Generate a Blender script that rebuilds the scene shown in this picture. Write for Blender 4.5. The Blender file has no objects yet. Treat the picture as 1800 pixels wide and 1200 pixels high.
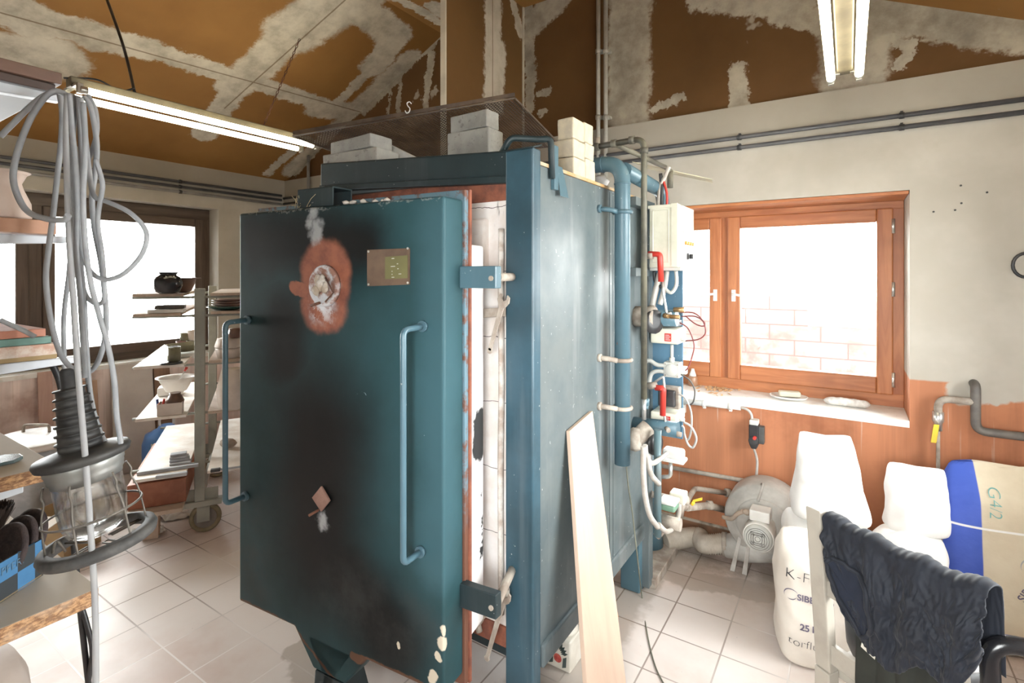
import bpy, bmesh, math, random
from mathutils import Vector, Matrix, noise
from mathutils.bvhtree import BVHTree
random.seed(11)
V = Vector
PI = math.pi
# ---------------------------------------------------------------- camera frame
FP, HOR, H = 910.0, 483.0, 1.6
YAW = math.radians(33)
FV = V((-math.sin(YAW), math.cos(YAW), 0)); RV = V((math.cos(YAW), math.sin(YAW), 0)); CAM = V((0, 0, H))
def ray(px, py): return FV + RV*((px-900)/FP) + V((0, 0, (HOR-py)/FP))
def atD(px, py, d): return CAM + ray(px, py)*d
def atX(px, py, X): r = ray(px, py); return CAM + r*(X/r.x)
def atY(px, py, Y): r = ray(px, py); return CAM + r*(Y/r.y)
def atZ(px, py, Z): r = ray(px, py); return CAM + r*((Z-H)/r.z)
def atP(px, py, p0, n):
    r = ray(px, py); n = V(n); return CAM + r*((V(p0)-CAM).dot(n)/r.dot(n))
SC = bpy.context.scene
COL = SC.collection
# ---------------------------------------------------------------- mesh builder
class G:
    def __init__(s): s.bm = bmesh.new()
    def vs(s, pts): return [s.bm.verts.new(V(p)) for p in pts]
    def face(s, vv, smooth=False):
        try:
            f = s.bm.faces.new(vv); f.smooth = smooth; return f
        except ValueError: return None
    def poly(s, pts, smooth=False): return s.face(s.vs(pts), smooth)
    def hexa(s, p):
        v = s.vs(p)
        for q in ((3,2,1,0),(4,5,6,7),(0,1,5,4),(1,2,6,5),(2,3,7,6),(3,0,4,7)): s.face([v[i] for i in q])
        return s
    def box(s, a, b):
        x0,y0,z0 = (min(a[i],b[i]) for i in range(3)); x1,y1,z1 = (max(a[i],b[i]) for i in range(3))
        return s.hexa([(x0,y0,z0),(x1,y0,z0),(x1,y1,z0),(x0,y1,z0),(x0,y0,z1),(x1,y0,z1),(x1,y1,z1),(x0,y1,z1)])
    def cbox(s, c, size, m=None):
        hx,hy,hz = (k/2 for k in size); c = V(c)
        p = [(-hx,-hy,-hz),(hx,-hy,-hz),(hx,hy,-hz),(-hx,hy,-hz),(-hx,-hy,hz),(hx,-hy,hz),(hx,hy,hz),(-hx,hy,hz)]
        return s.hexa([c + (m @ V(q) if m else V(q)) for q in p])
    def prism(s, pts, vec):
        pts = [V(p) for p in pts]; vec = V(vec); n = len(pts)
        a = s.vs(pts); b = s.vs([p+vec for p in pts])
        s.face(a[::-1]); s.face(b)
        for i in range(n): s.face([a[i], a[(i+1) % n], b[(i+1) % n], b[i]])
        return s
    def tube(s, pts, r, n=10, closed=False, caps=True):
        pts = [V(p) for p in pts]; m = len(pts)
        rr = r if isinstance(r, (list, tuple)) else [r]*m
        rings = []; nrm = None
        for i in range(m):
            if closed: t = pts[(i+1) % m]-pts[i-1]
            else: t = pts[min(i+1, m-1)]-pts[max(i-1, 0)]
            if t.length < 1e-9: t = V((0,0,1))
            t.normalize()
            if nrm is None:
                nrm = t.cross(V((0,0,1)) if abs(t.z) < .9 else V((1,0,0))).normalized()
            else:
                nrm = nrm - t*nrm.dot(t)
                if nrm.length < 1e-6: nrm = t.orthogonal()
                nrm.normalize()
            bn = t.cross(nrm)
            rings.append(s.vs([pts[i] + (nrm*math.cos(2*PI*k/n) + bn*math.sin(2*PI*k/n))*rr[i] for k in range(n)]))
        for i in range(m if closed else m-1):
            a, b = rings[i], rings[(i+1) % m]
            for k in range(n): s.face([a[k], a[(k+1) % n], b[(k+1) % n], b[k]], True)
        if caps and not closed:
            s.face(rings[0][::-1]); s.face(rings[-1])
        return s
    def lathe(s, prof, c=(0,0,0), axis=(0,0,1), n=28, smooth=True, cap=True, sx=1.0):
        c = V(c); ax = V(axis).normalized(); q = V((0,0,1)).rotation_difference(ax)
        rings = []
        for (r, z) in prof:
            rings.append(s.vs([c + q @ V((max(r,1e-5)*math.cos(2*PI*k/n)*sx, max(r,1e-5)*math.sin(2*PI*k/n), z)) for k in range(n)]))
        for a, b in zip(rings, rings[1:]):
            for k in range(n): s.face([a[k], a[(k+1) % n], b[(k+1) % n], b[k]], smooth)
        if cap:
            s.face(rings[0][::-1]); s.face(rings[-1])
        return s
    def cyl(s, a, b, r, n=16): return s.tube([a, b], r, n)
    def ico(s, c, r, scale=(1,1,1), jit=0, sub=2, seed=0):
        res = bmesh.ops.create_icosphere(s.bm, subdivisions=sub, radius=1)
        for v in res['verts']:
            k = 1 + jit*noise.noise(v.co*1.7 + V((seed*3.1, seed, 0)))
            v.co = V(c) + V((v.co.x*scale[0], v.co.y*scale[1], v.co.z*scale[2]))*r*k
        for v in res['verts']:
            for f in v.link_faces: f.smooth = True
        return s
    def sheet(s, fn, nu, nv, smooth=True, closed_u=False):
        g = [[s.bm.verts.new(V(fn(i/nu, j/nv))) for j in range(nv+1)] for i in range(nu + (0 if closed_u else 1))]
        L = len(g)
        for i in range(nu):
            for j in range(nv): s.face([g[i][j], g[(i+1) % L][j], g[(i+1) % L][j+1], g[i][j+1]], smooth)
        return s
    def done(s, name, mat, parent=None, bevel=0, sub=0, solid=0, base=None, seg=2, fix=True):
        bm = s.bm
        if fix: bmesh.ops.recalc_face_normals(bm, faces=bm.faces)
        off = V((0,0,0))
        if parent is not None: off = worldloc(parent)
        elif base is not None: off = V(base)
        elif base is None and bm.verts and mat is not None and not getattr(s, 'world', False):
            xs=[v.co.x for v in bm.verts]; ys=[v.co.y for v in bm.verts]; zs=[v.co.z for v in bm.verts]
            off = V(((min(xs)+max(xs))/2, (min(ys)+max(ys))/2, min(zs)))
        bmesh.ops.translate(bm, verts=bm.verts, vec=-off)
        me = bpy.data.meshes.new(name); bm.to_mesh(me); bm.free()
        o = bpy.data.objects.new(name, me); COL.objects.link(o)
        if parent is not None: o.parent = parent
        else: o.location = off
        if isinstance(mat, (list, tuple)):
            for m in mat: me.materials.append(m)
        elif mat: me.materials.append(mat)
        if solid:
            md = o.modifiers.new('solid', 'SOLIDIFY'); md.thickness = abs(solid); md.offset = 0 if solid > 0 else -1
        if bevel:
            md = o.modifiers.new('bevel', 'BEVEL'); md.width = bevel; md.segments = seg; md.limit_method = 'ANGLE'; md.angle_limit = math.radians(35)
        if sub:
            md = o.modifiers.new('sub', 'SUBSURF'); md.levels = sub; md.render_levels = sub
        return o
def worldloc(o):
    l = V((0,0,0))
    while o is not None: l = l + o.location; o = o.parent
    return l
def W():
    g = G(); g.world = True; return g
def thing(name, label, cat, loc, group=None):
    o = bpy.data.objects.new(name, None); COL.objects.link(o); o.location = V(loc); o.empty_display_size = .05
    o['label'] = label; o['category'] = cat
    if group: o['group'] = group
    return o
def tag(o, label, cat, group=None, kind=None):
    o['label'] = label; o['category'] = cat
    if group: o['group'] = group
    if kind: o['kind'] = kind
    return o
def lab(o, label): o['label'] = label; return o
def struct(o, label=None):
    o['kind'] = 'structure'
    if label: o['label'] = label; o['category'] = o.name.split('_')[0].split('.')[0]
    return o
def dup(root, loc, label, rotz=None, group=None):
    r = root.copy(); COL.objects.link(r); r.location = V(loc); r['label'] = label
    if rotz is not None: r.rotation_euler = (0, 0, rotz)
    if group: r['group'] = group
    for ch in list(root.children):
        c = ch.copy(); COL.objects.link(c); c.parent = r
        for g in list(ch.children):
            d = g.copy(); COL.objects.link(d); d.parent = c
    return r
def spline(pts, k=6, closed=False):
    pts = [V(p) for p in pts]; n = len(pts); out = []
    rng = range(n if closed else n-1)
    for i in rng:
        if closed: p0,p1,p2,p3 = pts[i-1],pts[i],pts[(i+1) % n],pts[(i+2) % n]
        else: p0,p1,p2,p3 = pts[max(i-1,0)],pts[i],pts[i+1],pts[min(i+2,n-1)]
        for j in range(k):
            t = j/k
            out.append(.5*((2*p1)+(p2-p0)*t+(2*p0-5*p1+4*p2-p3)*t*t+(3*p1-p0-3*p2+p3)*t**3))
    if not closed: out.append(pts[-1])
    return out
def bend(pts, r=.04, k=5):
    """polyline with rounded corners"""
    pts = [V(p) for p in pts]; out = [pts[0]]
    for i in range(1, len(pts)-1):
        a, b, c = pts[i-1], pts[i], pts[i+1]
        d1 = (a-b); d2 = (c-b); q = min(r, d1.length*.49, d2.length*.49)
        p1 = b + d1.normalized()*q; p2 = b + d2.normalized()*q
        for j in range(k+1):
            t = j/k; out.append(p1*(1-t)**2 + b*2*t*(1-t) + p2*t*t)
    out.append(pts[-1]); return out
def rot(axis, deg): return Matrix.Rotation(math.radians(deg), 3, axis)
def text_mesh(s, size, origin, right, up, ext=.0006, target=None, off=.0015, bold=0):
    cu = bpy.data.curves.new('t', 'FONT'); cu.body = s; cu.size = size; cu.extrude = 0; cu.offset = bold
    ob = bpy.data.objects.new('t', cu); COL.objects.link(ob)
    bpy.context.view_layer.update()
    me = bpy.data.meshes.new_from_object(ob.evaluated_get(bpy.context.evaluated_depsgraph_get()))
    bpy.data.objects.remove(ob)
    right = V(right).normalized(); up = V(up).normalized(); nrm = right.cross(up)
    g = G(); bm = g.bm; bm.from_mesh(me)
    if target is not None:
        bmesh.ops.triangulate(bm, faces=bm.faces)
        bmesh.ops.subdivide_edges(bm, edges=[e for e in bm.edges if e.calc_length() > size*.25], cuts=1)
    for v in bm.verts:
        p = V(origin) + right*v.co.x + up*v.co.y
        if target is not None:
            h = target.ray_cast(p + nrm*.25, -nrm)
            p = h[0] + nrm*off if h[0] is not None else p
        v.co = p
    return g
def bvh(o):
    bpy.context.view_layer.update()
    w = worldloc(o)
    me = o.evaluated_get(bpy.context.evaluated_depsgraph_get()).to_mesh()
    return BVHTree.FromPolygons([v.co + w for v in me.vertices], [tuple(p.vertices) for p in me.polygons])
# ---------------------------------------------------------------- materials
class N:
    def __init__(s, name):
        s.m = bpy.data.materials.new(name); s.m.use_nodes = True; s.t = s.m.node_tree; s.t.nodes.clear()
        s.out = s.n('ShaderNodeOutputMaterial')
    def n(s, typ, **kw):
        x = s.t.nodes.new(typ)
        for k, v in kw.items(): setattr(x, k, v)
        return x
    def set(s, node, key, val):
        if hasattr(val, 'is_linked') or isinstance(val, bpy.types.NodeSocket): s.t.links.new(val, node.inputs[key])
        else: node.inputs[key].default_value = val
    def math(s, op, a, b=0.0, c=None, clamp=False):
        x = s.n('ShaderNodeMath', operation=op); x.use_clamp = clamp; s.set(x, 0, a); s.set(x, 1, b)
        if c is not None: s.set(x, 2, c)
        return x.outputs[0]
    def vm(s, op, a, b=None, sc=None):
        x = s.n('ShaderNodeVectorMath', operation=op); s.set(x, 0, a)
        if b is not None: s.set(x, 1, b)
        if sc is not None: s.set(x, 'Scale', sc)
        return x.outputs['Value'] if op in ('LENGTH','DOT_PRODUCT','DISTANCE') else x.outputs[0]
    def mix(s, f, a, b, blend='MIX'):
        x = s.n('ShaderNodeMix', data_type='RGBA', blend_type=blend)
        s.set(x, 0, f); s.set(x, 6, a); s.set(x, 7, b); return x.outputs[2]
    def ramp(s, v, lo, hi, a=0.0, b=1.0, smooth=True):
        x = s.n('ShaderNodeMapRange'); x.interpolation_type = 'SMOOTHSTEP' if smooth else 'LINEAR'
        s.set(x, 0, v); s.set(x, 1, lo); s.set(x, 2, hi); s.set(x, 3, a); s.set(x, 4, b); return x.outputs[0]
    def noise(s, vec, scale=5.0, detail=4.0, rough=.55, dist=0.0, col=False):
        x = s.n('ShaderNodeTexNoise'); s.set(x, 'Vector', vec); s.set(x, 'Scale', scale); s.set(x, 'Detail', detail)
        s.set(x, 'Roughness', rough); s.set(x, 'Distortion', dist); return x.outputs[1 if col else 0]
    def obj(s): return s.n('ShaderNodeTexCoord').outputs['Object']
    def map(s, vec, scale=(1,1,1), loc=(0,0,0), rot=(0,0,0)):
        x = s.n('ShaderNodeMapping'); s.set(x, 0, vec); x.inputs['Scale'].default_value = scale
        x.inputs['Location'].default_value = loc; x.inputs['Rotation'].default_value = rot; return x.outputs[0]
    def sep(s, vec):
        x = s.n('ShaderNodeSeparateXYZ'); s.set(x, 0, vec); return x.outputs
    def bsdf(s, col, rough=.6, metal=0.0, spec=.5, bump=None, bstr=.3, bdist=.01, **kw):
        p = s.n('ShaderNodeBsdfPrincipled'); s.set(p, 'Base Color', col); s.set(p, 'Roughness', rough); s.set(p, 'Metallic', metal)
        s.set(p, 'Specular IOR Level', spec)
        for k, v in kw.items(): s.set(p, k.replace('_', ' '), v)
        if bump is not None:
            b = s.n('ShaderNodeBump'); b.inputs['Strength'].default_value = bstr; b.inputs['Distance'].default_value = bdist
            s.set(b, 'Height', bump); s.t.links.new(b.outputs[0], p.inputs['Normal'])
        s.t.links.new(p.outputs[0], s.out.inputs[0]); return p
def c4(c): return (c[0], c[1], c[2], 1.0)
def srgb(r, g, b):
    f = lambda x: (x/255/12.92 if x/255 <= .04045 else ((x/255+.055)/1.055)**2.4)
    return (f(r), f(g), f(b), 1.0)
MATS = {}
def mat(name, col, col2=None, rough=.6, metal=0.0, scale=6.0, amt=1.0, stretch=(1,1,1), bump=0.0, bscale=None, lo=.35, hi=.65, spec=.5, **kw):
    """two-tone noise material"""
    if name in MATS: return MATS[name]
    k = N(name); o = k.obj(); v = k.map(o, stretch)
    nz = k.noise(v, scale, 5.0, .6)
    if col2 is None: col2 = tuple(x*.78 for x in col[:3])
    f = k.math('MULTIPLY', k.ramp(nz, lo, hi), amt)
    cc = k.mix(f, c4(col), c4(col2))
    bp = k.noise(v, bscale or scale*4, 4.0, .6) if bump else None
    k.bsdf(cc, rough, metal, spec, bump=bp, bstr=bump, bdist=.004, **kw)
    MATS[name] = k.m; return k.m
def seg_group(nm, lo, hi):
    g = bpy.data.node_groups.new(nm, 'ShaderNodeTree')
    I = g.interface
    for nm, tp in (('P','NodeSocketVector'),('A','NodeSocketVector'),('B','NodeSocketVector'),('W','NodeSocketFloat')): I.new_socket(nm, in_out='INPUT', socket_type=tp)
    I.new_socket('M', in_out='OUTPUT', socket_type='NodeSocketFloat')
    gi = g.nodes.new('NodeGroupInput'); go = g.nodes.new('NodeGroupOutput')
    def vm(op, a, b, outn=0):
        x = g.nodes.new('ShaderNodeVectorMath'); x.operation = op; g.links.new(a, x.inputs[0]); g.links.new(b, x.inputs[1]); return x.outputs[outn]
    ba = vm('SUBTRACT', gi.outputs['B'], gi.outputs['A']); pa = vm('SUBTRACT', gi.outputs['P'], gi.outputs['A'])
    d1 = vm('DOT_PRODUCT', pa, ba, 1); d2 = vm('DOT_PRODUCT', ba, ba, 1)
    dv = g.nodes.new('ShaderNodeMath'); dv.operation = 'DIVIDE'; dv.use_clamp = True; g.links.new(d1, dv.inputs[0]); g.links.new(d2, dv.inputs[1])
    sc = g.nodes.new('ShaderNodeVectorMath'); sc.operation = 'SCALE'; g.links.new(ba, sc.inputs[0]); g.links.new(dv.outputs[0], sc.inputs['Scale'])
    dist = vm('DISTANCE', pa, sc.outputs[0], 1)
    q = g.nodes.new('ShaderNodeMath'); q.operation = 'DIVIDE'; g.links.new(dist, q.inputs[0]); g.links.new(gi.outputs['W'], q.inputs[1])
    mr = g.nodes.new('ShaderNodeMapRange'); mr.interpolation_type = 'SMOOTHSTEP'
    g.links.new(q.outputs[0], mr.inputs[0])
    for i, v in ((1,lo),(2,hi),(3,1.0),(4,0.0)): mr.inputs[i].default_value = v
    g.links.new(mr.outputs[0], go.inputs[0])
    return g
SEG = seg_group('SegDist', .82, 1.12); SOFT = seg_group('SegSoft', .15, 1.1)
def segs(k, P, lst, grp=None):
    out = None
    for a, b, w in lst:
        x = k.n('ShaderNodeGroup'); x.node_tree = grp or SEG
        k.set(x, 'P', P); k.set(x, 'A', tuple(a)); k.set(x, 'B', tuple(b)); k.set(x, 'W', w)
        out = x.outputs[0] if out is None else k.math('MAXIMUM', out, x.outputs[0])
    return out
def wobble(k, P, a1=.12, s1=5.0, a2=.05, s2=22.0):
    n1 = k.vm('SUBTRACT', k.noise(P, s1, 3.0, .55, col=True), (.5,.5,.5)); n2 = k.vm('SUBTRACT', k.noise(P, s2, 3.0, .6, col=True), (.5,.5,.5))
    return k.vm('ADD', k.vm('ADD', P, k.vm('SCALE', n1, sc=a1*2)), k.vm('SCALE', n2, sc=a2*2))
# ================================================================ room shell
XL, XR, YB, YF = -4.98, 1.08, 3.27, -.30
ZE, SL, ZF = 2.589, .465, 3.594
XA = XL + (ZF-ZE)/SL; XB = XR - (ZF-ZE)/SL
PT = (.60, .545, .45); BR = (.30, .135, .035)
LN = (-SL, 0, 1); LP = (XL, 0, ZE)
def on_left(px, py): return atP(px, py, LP, LN)
def on_flat(px, py): return atZ(px, py, ZF)
def on_gab(px, py): return atY(px, py, YB+.02)
def plaster(name, seglist, cracks=(), b1=(.34,.178,.055), b2=(.185,.085,.025), p1=(.63,.575,.475), p2=(.33,.29,.23)):
    k = N(name); o = k.obj()
    Pw = k.vm('ADD', wobble(k, o, .040, 4.5, .040, 17.0), k.vm('SCALE', k.vm('SUBTRACT', k.noise(o, 55.0, 3.0, .6, col=True), (.5,.5,.5)), sc=.045))
    m = segs(k, Pw, seglist)
    patch = k.ramp(k.noise(o, 2.6, 4.0, .7), .66, .70)
    m = k.math('MAXIMUM', m, k.math('MULTIPLY', patch, .8))
    br = k.mix(k.noise(o, 1.6, 5.0, .6), c4(b1), c4(b2))
    pt = k.mix(k.ramp(k.noise(o, 5.0, 6.0, .65), .3, .75), c4(p1), c4(p2))
    col = k.mix(m, br, pt)
    if cracks:
        c = segs(k, wobble(k, o, .004, 3.0, .001, 20.0), cracks)
        col = k.mix(k.math('MULTIPLY', c, .65), col, c4((.12,.07,.03)))
    k.bsdf(col, .85, spec=.2, bump=m, bstr=.25, bdist=.004)
    return k.m
L = on_left
m_ceil = plaster('ceiling_boards', [
    (L(-40,10), L(260,88), .11), (L(260,88), L(640,205), .085), (L(-60,90), L(90,105), .20), (L(-30,-20), L(60,40), .14),
    (L(415,150), L(520,55), .15), (L(520,55), L(640,-25), .22), (L(360,235), L(420,150), .10),
    (L(520,300), L(720,108), .13), (L(590,185), L(705,70), .05), (L(470,305), L(520,262), .05), (L(560,190), L(640,200), .13),
    (L(610,0), L(690,60), .14), (L(655,120), L(700,60), .12),
    (on_flat(690,-10), on_flat(775,40), .05), (on_flat(760,10), on_flat(775,25), .06),
    (V((-.2,2.9,3.2)), V((.6,2.9,2.85)), .12)],
    [(L(0,22), L(700,215), .006), (L(395,190), L(640,-30), .006)])
g = W()
yb = YB+.08; yf = YF-.1; T = .06
prof = [(XL-.05, ZE-.05*SL), (XA, ZF), (XB, ZF), (XR+.05, ZE-.05*SL)]
for (x0,z0),(x1,z1) in zip(prof, prof[1:]):
    g.hexa([(x0,yf,z0),(x1,yf,z1),(x1,yb,z1),(x0,yb,z0),(x0,yf,z0+T),(x1,yf,z1+T),(x1,yb,z1+T),(x0,yb,z0+T)])
struct(g.done('ceiling', m_ceil), 'brown plasterboard sloping ceiling with cream filler bands')
B = on_gab
m_gable = plaster('gable_boards', [
    (B(1105,-30), B(1105,222), .15), (B(930,-5), B(931,190), .045), (B(1297,122), B(1297,186), .05), (B(1152,192), B(1196,172), .03),
    (B(1505,-20), B(1500,138), .16), (B(1565,22), B(1810,62), .10), (B(1235,-12), B(1400,2), .10), (B(1370,25), B(1450,38), .07),
    (B(1560,62), B(1603,80), .03), (B(1598,95), B(1582,116), .035), (B(948,166), B(966,158), .025), (B(946,200), B(955,196), .03),
    (B(940,40), B(985,-5), .10), (B(706,128), B(699,205), .03), (B(757,92), B(748,185), .04), (B(688,150), B(683,200), .018),
    (B(520,300), B(560,255), .06), (B(560,255), B(770,64), .05), (B(700,120), B(740,85), .07), (B(640,195), B(700,135), .05)], (), (.175,.090,.034), (.075,.036,.014), (.47,.42,.335), (.22,.19,.15))
g = W()
y0 = YB+.02
g.prism([(XL,y0,ZE-.01),(XR,y0,ZE-.01),(XR,y0,ZE),(XB,y0,ZF),(XA,y0,ZF),(XL,y0,ZE)], (0,.06,0))
struct(g.done('wall_gable', m_gable), 'brown boarded gable above the window wall with cream filler strip')
# boxed-in partition hanging beside the gable
XS = -.6232*YB
def on_par(px, py): return atX(px, py, XS)
m_par = plaster('partition_boards', [(on_par(868,-60), on_par(866,176), .10), (on_par(872,90), on_par(868,175), .13), (on_par(900,-5), on_par(914,58), .05)],
                [(on_par(866,-60), on_par(866,180), .005)], (.19,.10,.036), (.10,.05,.018), (.54,.48,.39), (.36,.31,.24))
g = W(); g.box((XS-.03, .734*YB, 2.30), (XS, YB+.02, ZF))
struct(g.done('wall_partition', m_par), 'narrow brown boarded partition hanging beside the gable')
g = W(); g.box((XS-.034, .734*YB-.006, 2.30), (XS+.004, .734*YB+.006, ZF)); struct(g.done('trim_1', mat('bead', (.62,.57,.46), rough=.5)))
g = W(); g.box((XS, YB+.008, 2.62), (XS+.012, YB+.02, ZF)); struct(g.done('trim_2', mat('bead', (.62,.57,.46))))

def wallmat(name, dado_z, axis, extra=None, lower=(.43,.175,.088)):
    k = N(name); o = k.obj(); xyz = k.sep(o)
    n1 = k.noise(o, 1.3, 5.0, .6); n2 = k.noise(o, 9.0, 5.0, .65)
    up = k.mix(k.ramp(n1, .35, .7), c4((.54,.505,.445)), c4((.42,.385,.325)))
    up = k.mix(k.math('MULTIPLY', k.ramp(n2, .55, .75), .3), up, c4((.42,.38,.30)))
    st = k.noise(k.map(o, (14,14,.7)), 1.0, 4.0, .6)          # vertical streaks
    lo = k.mix(k.ramp(st, .40, .62), c4(lower), c4(tuple(min(1,x*1.22) for x in lower)))
    lo = k.mix(k.ramp(k.noise(k.map(o, (30,30,.9)), 1.0, 3.0, .6), .64, .70, 0, .45), lo, c4((.62,.50,.42)))
    lo = k.mix(k.ramp(k.noise(o, 2.2, 5.0, .65), .45, .75, 0, .6), lo, c4((.26,.085,.04)))
    wz = k.math('ADD', xyz[2], k.math('MULTIPLY', k.math('SUBTRACT', n2, .5), .012))
    f = k.ramp(wz, dado_z-.006, dado_z+.006)
    if extra: f = k.math('MAXIMUM', f, segs(k, wobble(k, o, .03, 6.0, .02, 18.0), extra))
    col = k.mix(f, lo, up)
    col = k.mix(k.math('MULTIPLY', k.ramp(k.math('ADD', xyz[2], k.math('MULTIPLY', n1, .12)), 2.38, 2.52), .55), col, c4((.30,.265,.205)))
    dirt = k.ramp(xyz[2], 0.0, .30, .55, 0.0)
    col = k.mix(k.math('MULTIPLY', dirt, n1), col, c4((.14,.10,.06)))
    k.bsdf(col, .65, spec=.3, bump=n2, bstr=.12, bdist=.004)
    return k.m
def opening_wall(g, axis, p0, p1, u0, u1, z0, z1, ou0, ou1, oz0, oz1):
    """wall slab with one opening; axis 'x' = slab spans p0..p1 in x and u in y"""
    def bx(ua, ub, za, zb):
        if axis == 'x': g.box((p0,ua,za),(p1,ub,zb))
        else: g.box((ua,p0,za),(ub,p1,zb))
    bx(u0,ou0,z0,z1); bx(ou1,u1,z0,z1); bx(ou0,ou1,z0,oz0); bx(ou0,ou1,oz1,z1)
BW = dict(x0=-1.60, x1=.259, z0=.863, z1=2.027)
LW = dict(y0=.10, y1=2.587, z0=.88, z1=2.22)
RWn = dict(y0=1.25, y1=2.75, z0=.90, z1=2.15)
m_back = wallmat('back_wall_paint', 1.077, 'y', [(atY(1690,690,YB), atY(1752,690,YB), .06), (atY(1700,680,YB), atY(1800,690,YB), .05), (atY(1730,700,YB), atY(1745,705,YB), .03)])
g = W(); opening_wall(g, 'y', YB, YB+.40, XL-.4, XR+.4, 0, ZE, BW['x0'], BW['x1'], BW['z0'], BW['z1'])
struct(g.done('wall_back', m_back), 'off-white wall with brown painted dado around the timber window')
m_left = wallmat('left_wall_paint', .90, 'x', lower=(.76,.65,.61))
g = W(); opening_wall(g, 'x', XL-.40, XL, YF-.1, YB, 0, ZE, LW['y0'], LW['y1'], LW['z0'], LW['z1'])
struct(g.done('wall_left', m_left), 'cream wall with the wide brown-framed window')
g = W(); opening_wall(g, 'x', XR, XR+.36, YF-.1, YB, 0, ZE, RWn['y0'], RWn['y1'], RWn['z0'], RWn['z1'])
struct(g.done('wall_right', m_left), 'off-white side wall out of frame')
g = W()
for a, b, z in ((XL, -.55, ZE), (.55, XR, ZE)): g.box((a,YF-.12,0),(b,YF,z))
g.box((-.55,YF-.12,2.1),(.55,YF,ZE))
g.prism([(XL,YF,ZE),(XR,YF,ZE),(XB,YF,ZF),(XA,YF,ZF)], (0,-.12,0))
struct(g.done('wall_front', m_left), 'wall behind the camera with a doorway')
# floor
k = N('floor_tiles'); o = k.obj()
v = k.map(o, (1,1,1), (-.052, -.04, 0))
br = k.n('ShaderNodeTexBrick'); br.offset = 0; br.squash = 1
for key, val in (('Scale',1.0),('Mortar Size',.0038),('Mortar Smooth',.25),('Bias',0.0),('Brick Width',.252),('Row Height',.252)): br.inputs[key].default_value = val
k.set(br, 'Vector', v); br.inputs['Color1'].default_value = (0,0,0,1); br.inputs['Color2'].default_value = (1,1,1,1); br.inputs['Mortar'].default_value = (.5,.5,.5,1)
tile = k.mix(br.outputs[0], c4((.56,.43,.375)), c4((.66,.56,.51)))
dust = k.ramp(k.noise(o, 1.1, 6.0, .62), .28, .58)
tile = k.mix(k.math('MULTIPLY', dust, .75), tile, c4((.76,.72,.69)))
mort = k.mix(k.ramp(k.noise(o, .7, 2.0, .5), .42, .58), c4((.30,.24,.21)), c4((.80,.75,.72)))
col = k.mix(br.outputs[1], tile, mort)
spk = k.ramp(k.noise(o, 38.0, 3.0, .7), .70, .78)
col = k.mix(k.math('MULTIPLY', spk, .55), col, c4((.13,.10,.08)))
xyz = k.sep(o)
grime = k.math('MULTIPLY', k.ramp(xyz[1], 2.55, 3.05), k.ramp(k.noise(o, 4.5, 6.0, .7), .30, .62))
Pk = wobble(k, o, .08, 5.0, .04, 16.0)
grime = k.math('MAXIMUM', grime, k.math('MULTIPLY', segs(k, Pk, [((-1.0,1.7,0),(-.95,2.7,0),.16), ((-1.95,1.35,0),(-1.80,1.32,0),.09), ((-.95,2.75,0),(.0,2.95,0),.10)]), .75))
col = k.mix(k.math('MULTIPLY', grime, .62), col, c4((.22,.17,.11)))
k.bsdf(col, k.ramp(k.noise(o, 3.0, 4.0, .6), .3, .7, .38, .62), spec=.4, bump=k.math('MULTIPLY', br.outputs[1], -1.0), bstr=.3, bdist=.004)
g = W(); g.box((XL-.1,YF-.1,-.08),(XR+.1,YB+.1,0)); struct(g.done('floor', k.m), 'dusty pale terracotta square tile floor')
# skirting tiles under the window wall
g = W(); g.box((XL,YB-.012,0),(XR,YB,.105))
k = N('skirting'); o = k.obj(); xz = k.sep(o)
c = k.mix(k.ramp(xz[2], .088, .096), c4((.26,.13,.07)), c4((.48,.42,.34)))
c = k.mix(k.ramp(k.noise(o, 7, 5, .7), .45, .7, 0, .8), c, c4((.10,.07,.045)))
k.bsdf(c, .6)
struct(g.done('baseboard_back', k.m), 'dirty brown skirting tiles below the window')

# ---------------------------------------------------------------- windows
k = N('clear_glass'); tr = k.n('ShaderNodeBsdfTransparent'); gl = k.n('ShaderNodeBsdfGlossy'); gl.inputs['Roughness'].default_value = .02
fr = k.n('ShaderNodeFresnel'); fr.inputs['IOR'].default_value = 1.35; mx = k.n('ShaderNodeMixShader'); tr.inputs[0].default_value = (.97,.98,.97,1)
k.t.links.new(fr.outputs[0], mx.inputs[0]); k.t.links.new(tr.outputs[0], mx.inputs[1]); k.t.links.new(gl.outputs[0], mx.inputs[2]); k.t.links.new(mx.outputs[0], k.out.inputs[0])
GLASS = k.m
def woodmat(name, a, b, scale=1.0, axis=0, rough=.45):
    k = N(name); o = k.obj(); st = [22*scale]*3; st[axis] = 1.6*scale
    f = k.noise(k.map(o, tuple(st)), 1.0, 5.0, .6, .8); f2 = k.noise(o, 3.0, 3.0, .6)
    c = k.mix(k.ramp(f, .3, .7), c4(a), c4(b)); c = k.mix(k.ramp(f2, .5, .75, 0, .45), c, c4(tuple(x*.6 for x in b)))
    k.bsdf(c, rough, bump=f, bstr=.12, bdist=.002); return k.m
m_owx = woodmat('orange_timber_x', (.52,.20,.075), (.36,.115,.04), axis=0); m_owz = woodmat('orange_timber_z', (.52,.20,.075), (.36,.115,.04), axis=2)
m_dwy = woodmat('brown_timber_y', (.125,.085,.062), (.07,.045,.033), axis=1); m_dwz = woodmat('brown_timber_z', (.125,.085,.062), (.07,.045,.033), axis=2)
m_white = mat('white_paint', (.82,.81,.78), (.70,.68,.64), rough=.5)
m_chrome = mat('dull_silver', (.72,.72,.70), (.55,.55,.53), rough=.32, metal=.8)
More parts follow.
